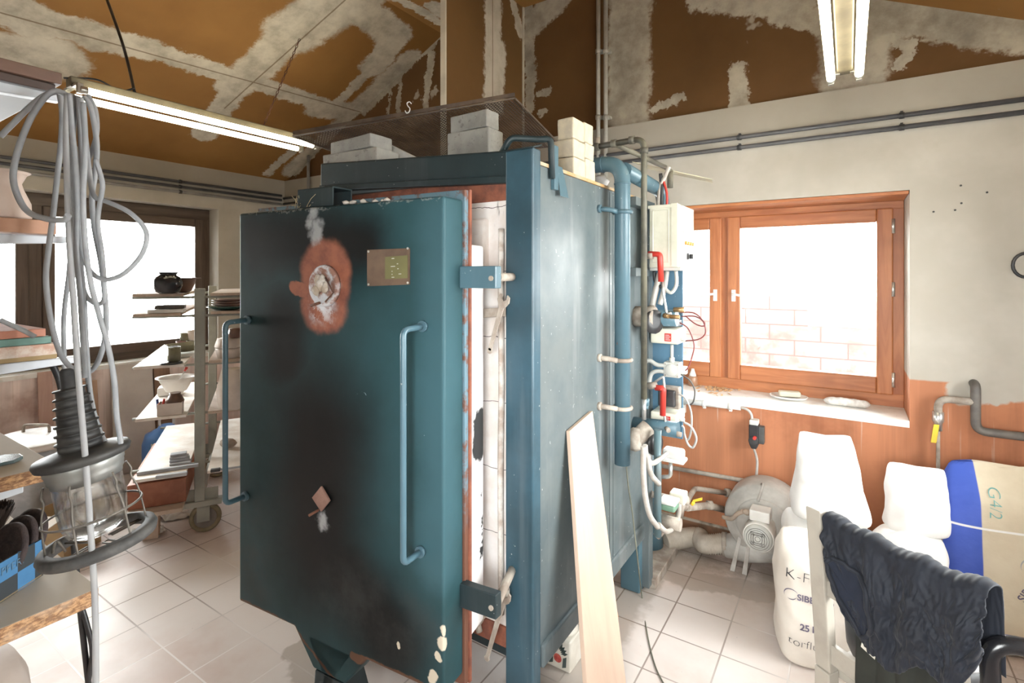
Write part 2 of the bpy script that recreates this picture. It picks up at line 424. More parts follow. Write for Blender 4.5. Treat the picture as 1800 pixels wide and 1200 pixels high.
# window_1 : timber window in the back wall
w = thing('window_1', 'orange timber double window with white handles in the back wall', 'window', (-.67, YB+.3, BW['z0'])); w['kind'] = 'structure'
yw = YB+.30; F = .055
g = G(); x0,x1,z0,z1 = BW['x0'],BW['x1'],BW['z0'],BW['z1']
g.box((x0,yw,z1-.06),(x1,yw+.08,z1)); g.box((x0,yw,z0+.001),(x1,yw+.08,z0+.075)); g.done('frame', m_owx, w, bevel=.004)
g = G(); g.box((x0+.002,YB+.004,z1-.018),(x1-.002,yw,z1-.001)); g.done('head_lining', m_owx, w, bevel=.003)
for a, b in ((x0,x0+F),(x1-F,x1),(-.695,-.645)):
    g = G(); g.box((a,yw+.002,z0+.07),(b,yw+.078,z1-.055)); g.done('mullion', m_owz, w, bevel=.003)
for a, b, hx in ((x0+F-.005, -.688, -.745), (-.652, x1-F+.005, -.600)):
    g = G(); zz0, zz1 = z0+.07, z1-.055; q = .075
    g.box((a,yw-.022,zz0),(a+q,yw+.045,zz1)); g.box((b-q,yw-.022,zz0),(b,yw+.045,zz1)); s = g.done('sash', m_owz, w, bevel=.007)
    g = G(); g.box((a+q,yw-.02,zz0),(b-q,yw+.045,zz0+q+.02)); g.box((a+q,yw-.02,zz1-q),(b-q,yw+.045,zz1)); g.done('rail', m_owx, w, bevel=.007)
    g = G(); g.box((a+q-.01,yw+.012,zz0+q+.01),(b-q+.01,yw+.016,zz1-q+.01)); g.done('pane', GLASS, w)
    hz = atY(1272, 519, yw-.03).z; hx = a+q*.5 if a > -1 else b-q*.5
    g = G(); g.cbox((hx,yw-.026,hz),(.024,.010,.075)); g.tube(bend([(hx,yw-.03,hz+.01),(hx,yw-.06,hz+.01),(hx+(.085 if a > -1 else -.085),yw-.062,hz-.004)],.012), .008, 10); lab(g.done('handle', m_white, w, bevel=.003), 'white window handle')
for zz in (1.87, 1.52, 1.02):
    g = G(); g.cyl((x1-.05,yw-.028,zz-.04),(x1-.05,yw-.028,zz+.04),.008,10); lab(g.done('hinge', m_chrome, w), 'small grey hinge')
g = W(); g.box((x0+.001,YB-.006,z0-.03),(x1-.001,yw,z0+.004)); struct(g.done('trim_3', mat('sill_white', (.84,.83,.80), (.66,.62,.56), rough=.5, scale=9, lo=.5, hi=.75)), 'white window sill with dirt and debris')
# window_2 : wide window in the left wall
w = thing('window_2', 'wide dark brown framed window in the left wall', 'window', (XL-.2, 1.34, LW['z0'])); w['kind'] = 'structure'
xw = XL-.16; y0,y1,z0,z1 = LW['y0'],LW['y1'],LW['z0'],LW['z1']
g = G(); g.box((xw-.08,y0,z1-.10),(xw,y1,z1)); g.box((xw-.08,y0,z0),(xw,y1,z0+.07)); g.done('frame', m_dwy, w, bevel=.006)
for a, b in ((y0,y0+.07),(y1-.07,y1),(1.27,1.36)):
    g = G(); g.box((xw-.078,a,z0+.065),(xw-.002,b,z1-.095)); g.done('mullion', m_dwz, w, bevel=.003)
for a, b in ((y0+.065, 1.275), (1.355, y1-.065)):
    g = G(); zz0, zz1 = z0+.065, z1-.095; q = .075
    g.box((xw-.05,a,zz0),(xw+.02,a+q,zz1)); g.box((xw-.05,b-q,zz0),(xw+.02,b,zz1)); g.done('sash', m_dwz, w, bevel=.007)
    g = G(); g.box((xw-.05,a+q,zz0),(xw+.018,b-q,zz0+q)); g.box((xw-.05,a+q,zz1-q),(xw+.018,b-q,zz1)); g.done('rail', m_dwy, w, bevel=.007)
    g = G(); g.box((xw-.02,a+q-.01,zz0+q-.01),(xw-.016,b-q+.01,zz1-q+.01)); g.done('pane', GLASS, w)
g = W(); g.box((xw,y0+.001,z0-.03),(XL+.02,y1-.001,z0+.004)); struct(g.done('trim_4', MATS['sill_white']), 'white window sill of the left window')
# window_3 : window of the right wall, outside the frame
w = thing('window_3', 'plain window in the right wall', 'window', (XR+.2, 2.0, RWn['z0'])); w['kind'] = 'structure'
xw = XR+.2; y0,y1,z0,z1 = RWn['y0'],RWn['y1'],RWn['z0'],RWn['z1']
g = G(); g.box((xw,y0,z1-.07),(xw+.07,y1,z1)); g.box((xw,y0,z0),(xw+.07,y1,z0+.07)); g.box((xw,y0,z0),(xw+.07,y0+.07,z1)); g.box((xw,y1-.07,z0),(xw+.07,y1,z1)); g.box((xw,1.97,z0),(xw+.07,2.03,z1)); g.done('frame', m_dwz, w, bevel=.005)
g = G(); g.box((xw+.03,y0+.06,z0+.06),(xw+.034,y1-.06,z1-.06)); g.done('pane', GLASS, w)
# outside: ground and a pale block wall beyond the timber window
k = N('block_wall'); o = k.obj()
v = k.n('ShaderNodeCombineXYZ'); xyz = k.sep(o); k.set(v, 0, xyz[0]); k.set(v, 1, xyz[2])
br = k.n('ShaderNodeTexBrick'); br.offset = .5
for key, val in (('Scale',1.0),('Mortar Size',.008),('Mortar Smooth',.3),('Bias',0.0),('Brick Width',.46),('Row Height',.155)): br.inputs[key].default_value = val
k.set(br, 'Vector', v.outputs[0])
base = k.mix(k.ramp(k.noise(o, 3.2, 6, .7), .45, .62), c4((.115,.105,.10)), c4((.10,.062,.056)))
base = k.mix(k.ramp(xyz[2], 1.0, 1.30), base, c4((.15,.145,.14)))
k.bsdf(k.mix(br.outputs[1], base, c4((.075,.047,.044))), .9)
g = W(); g.box((-6,6.0,-.1),(5,6.2,1.38)); struct(g.done('wall_outside', k.m), 'pale blockwork garden wall beyond the timber window')
g = W(); g.box((-14,-10,-.25),(10,14,-.12)); struct(g.done('ground', mat('paving', (.55,.53,.50), (.45,.43,.40), rough=.9)), 'pale paving outside the windows')
# ---------------------------------------------------------------- light, camera
wd = bpy.data.worlds.new('sky'); SC.world = wd; wd.use_nodes = True
bg = wd.node_tree.nodes['Background']; bg.inputs[0].default_value = (.97,.985,1.0,1); bg.inputs[1].default_value = WORLD if 'WORLD' in globals() else 17.0
def portal(name, loc, rotm, sx, sy):
    l = bpy.data.lights.new(name, 'AREA'); l.shape = 'RECTANGLE'; l.size = sx; l.size_y = sy; l.cycles.is_portal = True
    o = bpy.data.objects.new(name, l); COL.objects.link(o); o.location = loc; o.rotation_euler = rotm
portal('daylight_timber_window', (-.67, YB+.46, 1.445), (-PI/2,0,0), 1.95, 1.25)
portal('daylight_left_window', (XL-.46, 1.34, 1.55), (0,-PI/2,0), 1.45, 2.6)
portal('daylight_right_window', (XR+.42, 2.0, 1.52), (0,PI/2,0), 1.35, 1.6)
d1 = thing('fill_door_1', 'added unseen glazed door behind the camera for front fill', 'door', (0,YF-.09,0)); d1['kind'] = 'structure'  # unseen door made up here, its glass pane lets in front fill light
g = G(); opening_wall(g, 'y', YF-.11, YF-.07, -.55, .55, 0, 2.1, -.43, .43, .95, 1.98); g.done('leaf', mat('door_white', (.60,.58,.54), (.52,.50,.46)), d1)
g = G(); g.box((-.44,YF-.092,.94),(.44,YF-.088,1.99)); g.done('pane', GLASS, d1)
portal('daylight_door_pane', (0, YF-.2, 1.465), (PI/2,0,0), .95, 1.1)  # guides sky light through the added door pane
cam = bpy.data.cameras.new('camera'); co = bpy.data.objects.new('camera', cam); COL.objects.link(co)
cam.sensor_width = 36; cam.lens = FP/1800*36; cam.shift_y = -(600-HOR)/1800; cam.clip_start = .02
co.location = CAM; co.rotation_euler = (PI/2, 0, YAW); SC.camera = co
SC.view_settings.view_transform = 'Standard'; SC.view_settings.look = 'None'; SC.view_settings.gamma = 1; SC.view_settings.use_curve_mapping = False
SC.view_settings.exposure = 0.82
SC.cycles.max_bounces = 10; SC.cycles.transparent_max_bounces = 24; SC.cycles.sample_clamp_indirect = 12
# ================================================================ gas kiln
KX, KF, KB, KL, KZ0, KZ1 = -.876, 1.517, 2.62, -1.95, .31, 1.972
# ---- paints
def paint(name, a, b, rough=.42, rust=.0, streak=.5, rust_z=None):
    k = N(name); o = k.obj()
    n = k.noise(o, 3.0, 5.0, .6); st = k.noise(k.map(o, (16,16,1.1)), 1.0, 4.0, .6)
    c = k.mix(k.ramp(n, .3, .7), c4(a), c4(b))
    c = k.mix(k.ramp(st, .52, .72, 0, streak), c, c4(tuple(x*.55+.16 for x in a)))
    c = k.mix(k.ramp(k.noise(o, 60, 2, .5), .72, .76, 0, .6), c, c4((.55,.56,.54)))
    if rust: c = k.mix(k.ramp(k.noise(o, 14, 5, .7), .72-rust*.2, .76-rust*.2), c, c4((.22,.075,.035)))
    k.bsdf(c, k.ramp(n, .3, .7, rough-.06, rough+.12), bump=n, bstr=.06, bdist=.01); return k.m
m_side = paint('side_paint', (.140,.165,.168), (.085,.115,.128), .40, streak=.5)
m_post = paint('post_paint', (.040,.100,.140), (.022,.056,.076), .38, streak=.2)
m_dark = paint('dark_paint', (.018,.036,.042), (.012,.024,.028), .45, streak=.1)
m_pipe = paint('pipe_paint', (.085,.16,.20), (.06,.12,.155), .35, rust=.15, streak=.15)
m_blue = paint('plate_paint', (.09,.19,.28), (.07,.15,.22), .42, streak=.1)
m_rust = mat('rusty_iron', (.20,.085,.05), (.10,.045,.03), rough=.8, scale=14, bump=.3)
m_rusted = mat('red_rust', (.30,.10,.055), (.17,.06,.04), rough=.8, scale=18, bump=.3)
m_dust = mat('dusty_iron', (.46,.41,.35), (.27,.22,.18), rough=.75, scale=12, bump=.2)
m_dpipe = mat('dusty_black_pipe', (.20,.185,.14), (.09,.085,.07), rough=.6, scale=9)
m_cream = mat('cream_plastic', (.74,.72,.60), (.62,.60,.48), rough=.4, scale=8, lo=.45, hi=.8)
m_grey = mat('grey_plastic', (.60,.60,.56), (.48,.48,.45), rough=.45, scale=8)
m_black = mat('black_plastic', (.018,.018,.020), (.05,.05,.052), rough=.4, scale=9)
m_red = mat('red_plastic', (.62,.045,.03), (.48,.04,.03), rough=.4, scale=8)
m_brass = mat('dull_brass', (.50,.34,.17), (.36,.22,.10), rough=.35, metal=.7, scale=14)
m_hose = mat('grey_hose', (.55,.52,.48), (.38,.34,.30), rough=.6, scale=10)
kiln = thing('gas_kiln', 'big blue steel pottery kiln with sooty door standing ajar', 'kiln', (-1.4, 2.05, 0))
# body shell
g = G(); g.box((KX-.03,KF,KZ0),(KX,KB,KZ1)); g.done('side_panel', m_side, kiln, bevel=.004)
g = G(); g.box((KL,1.45,KZ0),(KL+.03,KB,KZ1)); g.done('side_panel', m_side, kiln, bevel=.004)
g = G(); g.box((KL+.03,KB-.03,KZ0),(KX-.03,KB,KZ1)); g.done('back_panel', m_side, kiln)
g = G(); g.prism([(KX-.03,1.53,KZ1-.03),(KX-.03,KB-.03,KZ1-.03),(KL+.03,KB-.03,KZ1-.03),(KL+.03,1.46,KZ1-.03)], (0,0,.03)); g.done('top_panel', m_side, kiln)
g = G(); g.prism([(KX-.03,1.53,KZ0),(KX-.03,KB-.03,KZ0),(KL+.03,KB-.03,KZ0),(KL+.03,1.46,KZ0)], (0,0,.03)); g.done('floor_panel', m_dark, kiln)
# edge lip along the top with orange dust
g = G(); g.box((KX-.03,KF,KZ1),(KX+.004,KB,KZ1+.012)); lab(g.done('top_edge', mat('orange_dust', (.50,.29,.12), (.40,.36,.26), rough=.8, scale=16), kiln), 'dust-covered orange top edge')
g = G(); g.box((KX-.01,KF+.01,KZ0-.045),(KX+.012,KB-.01,KZ0+.035)); g.done('bottom_rail', m_side, kiln, bevel=.008)
# seams of the side sheet
for yy in (2.13, 2.17):
    g = G(); g.box((KX-.001,yy,KZ0+.04),(KX+.0025,yy+.006,KZ1-.01)); g.done('seam', m_side, kiln)
# front frame
g = G(); g.box((-.980,1.467,.02),(-.870,1.520,2.022)); p = g.done('front_post', m_post, kiln, bevel=.006)
g = G(); g.prism([(-.983,1.464,2.018),(-.867,1.464,2.018),(-.855,1.50,2.030),(-.875,1.525,2.034),(-.975,1.525,2.034)], (0,0,.006)); g.done('post_cap', m_dark, p, bevel=.003)
g = G(); g.box((-1.955,1.40,.02),(-1.86,1.45,1.975)); g.done('front_post', m_post, kiln, bevel=.006)
g = G()
def beamsec(x, yf, yb_, zt, zb): return [(x,yf,zb),(x,yb_,zb),(x,yb_,zt),(x,yf,zt)]
a = beamsec(-1.9325,1.4394,1.52,2.087,1.978); b = beamsec(-.975,1.478,1.56,2.027,1.928)
g.hexa([a[0],b[0],b[1],a[1],a[3],b[3],b[2],a[2]]); bm_ = g.done('top_beam', m_dark, kiln, bevel=.007)
g = G(); a = beamsec(-1.9325,1.432,1.46,1.990,1.965); b = beamsec(-.978,1.470,1.50,1.940,1.914)
g.hexa([a[0],b[0],b[1],a[1],a[3],b[3],b[2],a[2]]); g.done('beam_lip', m_dark, bm_, bevel=.004)
# bent strap over the post top
g = G(); g.tube(bend([(-1.02,1.50,2.02),(-.98,1.50,2.075),(-.90,1.56,2.07),(-.868,1.585,2.075),(-.866,1.59,1.935)], .02), .012, 8); g.done('strap', m_dark, kiln)
P1 = atX(975,307,KX+.006)
g = G(); g.box((KX,1.60,1.90),(KX+.014,1.63,2.055)); g.prism([(KX+.004,1.635,1.99),(KX+.018,1.635,1.88),(KX+.018,1.70,1.88),(KX+.004,1.675,1.99)], (.002,0,0)); g.done('hook', m_pipe, kiln, bevel=.002)
# rusty front plate and lining round the opening
g = G(); g.box((-1.90,1.50,1.86),(-.972,1.525,1.99)); g.done('front_plate', m_rusted, kiln, bevel=.003)
g = G(); g.box((-1.90,1.50,.30),(-.975,1.52,.37)); g.done('front_plate', m_rusted, kiln, bevel=.003)
k = N('fire_brick'); o = k.obj(); n = k.noise(o, 7, 5, .65)
c = k.mix(k.ramp(n, .3, .7), c4((.88,.84,.82)), c4((.76,.67,.61)))
xz = k.sep(o); brv = k.n('ShaderNodeCombineXYZ'); k.set(brv, 0, xz[0]); k.set(brv, 1, xz[2])
bk = k.n('ShaderNodeTexBrick'); bk.offset = 0
for key, val in (('Scale',1.0),('Mortar Size',.0012),('Mortar Smooth',.1),('Brick Width',.5),('Row Height',.23)): bk.inputs[key].default_value = val
k.set(bk, 'Vector', wobble(k, brv.outputs[0], .016, 7, .004, 30)); c = k.mix(bk.outputs[1], c, c4((.12,.09,.08)))
c = k.mix(k.ramp(k.noise(k.map(o, (9,9,2)), 1, 5, .7), .60, .68, 0, .8), c, c4((.10,.08,.07)))
k.bsdf(c, .9, bump=n, bstr=.4, bdist=.006); m_brick = k.m
g = G(); g.box((-1.19,1.505,.37),(-.990,2.3,1.895)); g.box((-1.88,1.52,.37),(-1.70,2.3,1.895)); g.done('brick_lining', m_brick, kiln, bevel=.006)
g = G(); g.box((-1.85,1.54,1.80),(-1.1,2.3,1.9)); g.box((-1.85,2.28,.37),(-1.1,2.32,1.9)); g.done('chamber', mat('chamber_dark', (.16,.11,.08), rough=.9), kiln)
for q, (z0, z1, x0, x1) in enumerate(((1.62,1.80,-1.135,-1.075),(1.58,1.755,-1.17,-1.10))):
    g = G(); g.box((x0,1.475+q*.012,z0),(x1,1.51,z1)); g.done('loose_brick', m_brick, kiln, bevel=.008)
for yy, x in ((1.49,-1.012),):
    g = G(); g.tube(spline([(x,yy,1.76),(x+.004,yy-.006,1.66),(x-.001,yy,1.5),(x+.001,yy,1.2),(x-.003,yy,.9),(x,yy,.42)], 4), .011, 8); lab(g.done('gasket_rope', mat('fibre', (.72,.68,.63), (.45,.36,.30), rough=.95, scale=18, bump=.4), kiln), 'pale frayed fibre seal')
# legs
for x, y in ((KX-.05, KB-.05), (KL+.05, KB-.05)):
    g = G(); g.prism([(x-.05,y+.05,0),(x+.05,y+.05,0),(x+.05,y-.0,0),(x+.05,y-.05,KZ0),(x-.05,y-.05,KZ0)][:0] or [(x-.05,y-.05,.004),(x+.05,y-.05,.004),(x+.05,y+.05,.004),(x-.05,y+.05,.004)], (0,0,KZ0-.004)); g.done('leg', m_pipe, kiln, bevel=.004)
g = G(); g.box((KL+.02,1.56,.22),(KX-.03,1.62,.31)); g.done('crossbar', m_dark, kiln, bevel=.004)
# ---------------------------------------------------------------- door (hinged at the right, standing off the opening)
DL, DR = V((-1.959,1.095,0)), V((-1.0055,1.177,0)); dd = (DR-DL).normalized(); dn = V((-dd.y,dd.x,0))   # dn points back to the kiln
def dpt(px, py, off=0.0): return atP(px, py, DL + dn*off, dn)
def dsz(s, z, off=0.0): return DL + dd*s + dn*off + V((0,0,z))
k = N('door_paint'); o = k.obj(); DO = V((-1.4,2.05,0))
def dl(px, py): return dpt(px, py) - DO
P = wobble(k, o, .05, 4.0, .012, 30.0)
n = k.noise(o, 2.6, 5.0, .6)
c = k.mix(k.ramp(n, .25, .75), c4((.026,.074,.086)), c4((.018,.051,.058)))
c = k.mix(k.math('MULTIPLY', segs(k, P, [(dl(770,380), dl(770,1000), .12)], SOFT), .55), c, c4((.060,.135,.165)))
c = k.mix(k.math('MULTIPLY', segs(k, P, [(dl(520,400), dl(520,1000), .42), (dl(560,560), dl(560,900), .34)], SOFT), .38), c, c4((.012,.025,.025)))
c = k.mix(k.math('MULTIPLY', segs(k, P, [(dl(560,760), dl(560,960), .36), (dl(558,800), dl(562,950), .24), (dl(450,420), dl(640,430), .17), (dl(600,1000), dl(680,1120), .25), (dl(500,560), dl(505,640), .18)], SOFT), .98), c, c4((.005,.005,.005)))
c = k.mix(k.math('MULTIPLY', segs(k, P, [(dl(440,900), dl(445,1040), .14), (dl(600,1060), dl(740,1100), .2)], SOFT), k.ramp(k.noise(o, 6, 5, .7), .35, .7, 0, .5)), c, c4((.045,.050,.050)))
rr = segs(k, wobble(k, o, .022, 9, .010, 40), [(dl(572,478), dl(570,528), .118), (dl(516,505), dl(530,507), .026)])
c = k.mix(rr, c, k.mix(k.ramp(k.noise(o, 12, 5, .65), .35, .7), c4((.34,.125,.075)), c4((.20,.075,.055))))
P2 = wobble(k, o, .03, 14, .018, 45)
c = k.mix(k.math('MULTIPLY', segs(k, P2, [(dl(572,505), dl(565,540), .075)], SOFT), k.ramp(k.noise(o, 22, 5, .7), .40, .56)), c, c4((.66,.67,.70)))
c = k.mix(k.math('MULTIPLY', segs(k, P2, [(dl(558,395), dl(553,415), .035), (dl(552,362), dl(545,390), .03), (dl(566,910), dl(568,925), .028)], SOFT), .55), c, c4((.62,.64,.66)))
c = k.mix(segs(k, wobble(k, o, .012, 16, .006, 50), [(dl(780,1105), dl(783,1118), .012),(dl(776,1128), dl(778,1136), .017),(dl(770,1152), dl(772,1158), .012),(dl(700,1132), dl(701,1136), .008),(dl(762,1185), dl(760,1195), .014)]), c, c4((.60,.53,.42)))
c = k.mix(k.math('MULTIPLY', segs(k, P2, [(dl(628,692), dl(645,691), .004), (dl(730,752), dl(745,758), .003)], SOFT), .7), c, c4((.45,.55,.58)))
edge = segs(k, wobble(k, o, .01, 12, .006, 40), [(dl(425,1056), dl(517,1104), .012), (dl(620,1152), dl(776,1222), .016), (dl(517,1104), dl(590,1196), .006)])
c = k.mix(k.math('MULTIPLY', edge, .8), c, c4((.14,.065,.035)))
c = k.mix(k.math('MULTIPLY', segs(k, P2, [(dl(428,377), dl(776,345), .006)], SOFT), .3), c, c4((.55,.55,.52)))
k.bsdf(c, k.ramp(n, .3, .7, .42, .56), spec=.22, bump=k.noise(o, 18, 4, .6), bstr=.05, bdist=.003)
m_door = k.m
g = G()
z35 = .35
pol = [dsz(0,1.836), dsz(0,z35), dpt(517,1104), dpt(550,1174), dpt(590,1196), dpt(622,1152)]
sL = (pol[5]-DL).dot(dd); pol[5] = dsz(sL, z35)
s2 = (dpt(517,1104)-DL).dot(dd); pol[2] = dsz(s2, z35)
SW = (DR-DL).length
w3, w4 = (pol[3]-DL).dot(dd), (pol[4]-DL).dot(dd); zf = (pol[3].z+pol[4].z)/2; pol[3] = dsz(w3, zf); pol[4] = dsz(w4, zf)
pol += [dsz(SW-sL, z35), dsz(SW-w4, zf), dsz(SW-w3, zf), dsz(SW-s2, z35), dsz(SW, z35), dsz(SW,1.836)]
g.prism(pol, dn*.105)
door = g.done('door', m_door, kiln, bevel=.009, seg=3)
# skid feet under the door
for s0, s1 in ((w3+.01, w4-.01), (SW-w4+.01, SW-w3-.01)):
    g = G(); g.hexa([dsz(s0,.03,-.02),dsz(s1,.03,-.02),dsz(s1,.03,.16),dsz(s0,.03,.16),dsz(s0,zf,.0),dsz(s1,zf,.0),dsz(s1,zf,.10),dsz(s0,zf,.10)]); g.done('skid', m_dark, door, bevel=.004)
# rear angle-iron flange
def ring(g, s0, s1, z0, z1, off, t, wd):
    for a0,a1,b0,b1 in ((s0,s0+wd,z0,z1),(s1-wd,s1,z0,z1),(s0+wd,s1-wd,z1-wd,z1),(s0+wd,s1-wd,z0,z0+wd)):
        g.hexa([dsz(a0,b0,off),dsz(a1,b0,off),dsz(a1,b0,off+t),dsz(a0,b0,off+t),dsz(a0,b1,off),dsz(a1,b1,off),dsz(a1,b1,off+t),dsz(a0,b1,off+t)])
k = N('flange_paint'); o = k.obj(); xz = k.sep(o)
f = k.ramp(k.math('ADD', xz[2], k.math('MULTIPLY', k.noise(o, 9, 5, .7), .5)), 1.05, 1.25)
c = k.mix(k.math('MULTIPLY', f, k.ramp(k.noise(o, 20, 5, .7), .62, .45)), c4((.15,.062,.038)), c4((.13,.22,.27)))
k.bsdf(c, .6); m_flange = k.m
SF = (dpt(822,600,.12)-DL).dot(dd)
g = G(); ring(g, -.035, SF, .31, 1.868, .105, .02, .06); g.done('flange', m_flange, door, bevel=.002)
g = G(); ring(g, -.037, SF+.006, .309, 1.870, .123, .012, .05); lab(g.done('flange_edge', m_rusted, door), 'rusty red flange edge')
SP = (dpt(853,700,.25)-DL).dot(dd)
g = G(); g.hexa([dsz(.06,.42,.12),dsz(SP,.42,.12),dsz(SP-.01,.42,.26),dsz(.10,.42,.26),dsz(.06,1.70,.12),dsz(SP,1.70,.12),dsz(SP-.01,1.70,.26),dsz(.10,1.70,.29)])
k = N('door_plug_fibre'); o = k.obj(); n = k.noise(o, 9, 5, .65)
c = k.mix(k.ramp(n, .3, .7), c4((.84,.82,.82)), c4((.74,.71,.70)))
sp = atP(838,800, dsz(SW-.04,0,.25), (1,.2,0)) - DO
Pp = wobble(k, o, .02, 14, .015, 50)
c = k.mix(segs(k, Pp, [((-1.03-DO.x,1.40-DO.y,1.02),(-1.05-DO.x,1.40-DO.y,1.10),.05), ((-1.03-DO.x,1.42-DO.y,.62),(-1.03-DO.x,1.43-DO.y,.95),.012)]), c, c4((.03,.03,.03)))
k.bsdf(c, .95, bump=n, bstr=.3, bdist=.004)
lab(g.done('door_plug', k.m, door, bevel=.01), 'white fibre lining of the door')
# upper channel bracket on the door top
a = dpt(525,352,.02); s0 = (a-DL).dot(dd)
g = G(); s1 = s0+.175
for (o0,o1,zz0,zz1) in ((.015,.021,1.838,1.905),(.10,.106,1.838,1.905),(.015,.106,1.899,1.905)):
    g.hexa([dsz(s0,zz0,o0),dsz(s1,zz0,o0),dsz(s1,zz0,o1),dsz(s0,zz0,o1),dsz(s0,zz1,o0),dsz(s1,zz1,o0),dsz(s1,zz1,o1),dsz(s0,zz1,o1)])
g.done('channel_bracket', m_dark, door, bevel=.002)
# hinge brackets
for z0, z1, m_ in ((1.559,1.627,m_pipe), (.566,.640,m_dark)):
    g = G(); a = dsz(SW-.002, z0, .085); q = V((.130,.012,0))
    g.hexa([a, a+q, a+q+V((0,.03,0)), a+V((0,.03,0)), a+V((0,0,z1-z0)), a+q+V((0,0,z1-z0)), a+q+V((0,.03,z1-z0)), a+V((0,.03,z1-z0))])
    h = g.done('hinge_bracket', m_, door, bevel=.003)
    g = G(); g.cyl(a+q*.88+V((0,-.004,(z1-z0)*.45)), a+q*.88+V((0,.004,(z1-z0)*.45)), .008, 10); g.done('pin', m_dust, h)
    g = G(); e = a+q*.9+V((0,.03,(z1-z0)*.5)); g.cyl(e, V((-.96,1.49,e.z)), .014, 10); g.done('hinge_arm', m_dust, h)
# swing bolt on the frame (upper) and the clamp (lower)
Yl = 1.452
g = G(); g.hexa([atY(834,543,Yl),atY(888,540,Yl),atY(888,540,Yl+.02),atY(834,543,Yl+.02)][::-1] and [atY(835,559,Yl),atY(889,556,Yl),atY(889,556,Yl+.02),atY(835,559,Yl+.02),atY(835,543,Yl),atY(889,540,Yl),atY(889,540,Yl+.02),atY(835,543,Yl+.02)])
g.cyl(atY(839,538,Yl+.005), atY(839,563,Yl+.005), .010, 8); g.tube([atY(839,560,Yl+.005), atY(839,568,Yl+.005), atY(839,578,Yl+.005)], [.010,.006,.005], 8); g.done('latch_bar', m_dust, kiln, bevel=.002)
g = G(); g.tube(spline([atY(890,1042,Yl),atY(872,1062,Yl),atY(850,1080,Yl),atY(840,1092,Yl),atY(843,1110,Yl)],4), .011, 8)
g.cyl(atY(889,1034,Yl), atY(889,1058,Yl), .014, 8); g.cyl(atY(838,1086,Yl), atY(846,1094,Yl), .015, 8); g.done('clamp_arm', m_dust, kiln)
# handles
def door_handle(mt, mb, ox):
    a, b = dpt(*mt), dpt(*mb); o_ = -dn*.085
    t = (atP(ox[0], ox[1], DL-dn*.085, dn)); bt = (atP(ox[0]+(mb[0]-mt[0]), ox[2], DL-dn*.085, dn))
    t.z = min(t.z, a.z); 
    g = G(); g.tube(bend([a+dn*.004, V((t.x,t.y,a.z-.004)), V((t.x,t.y,b.z+.002)), b+dn*.004], .022), .0095, 12)
    for q in (a, b): g.cyl(q+dn*.002, q-dn*.012, .017, 14)
    return g.done('handle', m_pipe, door)
door_handle((745,573), (741,968), (709,573,968)); door_handle((437,562), (433,871), (396,562,871))
# name plate
n0 = [dpt(645,503,-.003), dpt(720,500,-.003), dpt(720,436,-.003), dpt(645,439,-.003)]
g = G(); g.prism([p+dn*.0005 for p in n0], dn*.003)
np_ = lab(g.done('name_plate', mat('plate_bronze', (.20,.135,.095), (.15,.10,.075), rough=.45, metal=.3, scale=14), door), 'brown metal rating plate with rivets')
for fx, fy in ((.04,.05),(.96,.05),(.96,.95),(.04,.95)):
    q = n0[0] + (n0[1]-n0[0])*fx + (n0[3]-n0[0])*fy; g = G(); g.lathe([(.004,0),(.004,.0015),(.0015,.003)], q, -dn, 8); g.done('rivet', m_chrome, np_)
g = G(); ux = (n0[1]-n0[0]); uy = (n0[3]-n0[0])
q0 = n0[0]+ux*.44+uy*.17-dn*.0004; g.prism([q0, q0+ux*.52, q0+ux*.52+uy*.60, q0+uy*.60], -dn*.0006); g.done('data_panel', mat('olive_print', (.19,.18,.075), (.15,.14,.06), rough=.5), np_)
g = G()
for fx, fy, l in ((.60,.70,.06),(.72,.55,.03),(.58,.49,.10),(.73,.42,.03),(.76,.28,.06),(.60,.28,.02),(.60,.20,.06),(.60,.36,.02)):
    q0 = n0[0]+ux*fx+uy*fy-dn*.0016; g.prism([q0, q0+ux*l, q0+ux*l+uy*.022, q0+uy*.022], -dn*.0004)
g.done('print_mark', m_grey, np_)
# spy holes
sc_ = dpt(572,502,-.002)
g = G(); g.lathe([(.072,0),(.070,.010),(.060,.014),(.052,.008),(.03,.006),(.001,.008)], sc_, -dn, 30); sh = lab(g.done('spy_hole', mat('ash_white', (.62,.63,.66), (.30,.16,.12), rough=.9, scale=20, bump=.5, lo=.42, hi=.6), door), 'ash-whitened upper spy hole')
g = G(); 
for i in range(7): g.ico(sc_ - dn*(.016+.004*(i % 3)) + dd*(random.uniform(-.022,.022)) + V((0,0,random.uniform(-.035,.03))), .017, (1,.5,1.2), .5, 2, i)
g.done('fibre_plug', mat('ash_plug', (.66,.64,.60), (.42,.34,.26), rough=.95, scale=24, bump=.5), sh)
g = G(); g.tube([dpt(572,488,-.03), dpt(586,514,-.05), dpt(572,530,-.03)], .003, 6); g.tube([dpt(547,537,-.03), dpt(562,532,-.028)], .005, 6); g.done('wire', m_rust, sh)
g = G(); q = [dpt(551,873,-.004), dpt(567,853,-.004), dpt(582,879,-.004), dpt(567,898,-.004)]; g.prism(q, -dn*.008)
ls = lab(g.done('spy_hole_cover', mat('pink_rust', (.33,.20,.155), (.25,.14,.11), rough=.8, scale=18, bump=.3), door, bevel=.002), 'diamond shaped rusty cover')
g = G(); g.tube([dpt(560,896,-.014), dpt(543,906,-.05)], .0045, 8); g.done('lever', m_rust, ls)
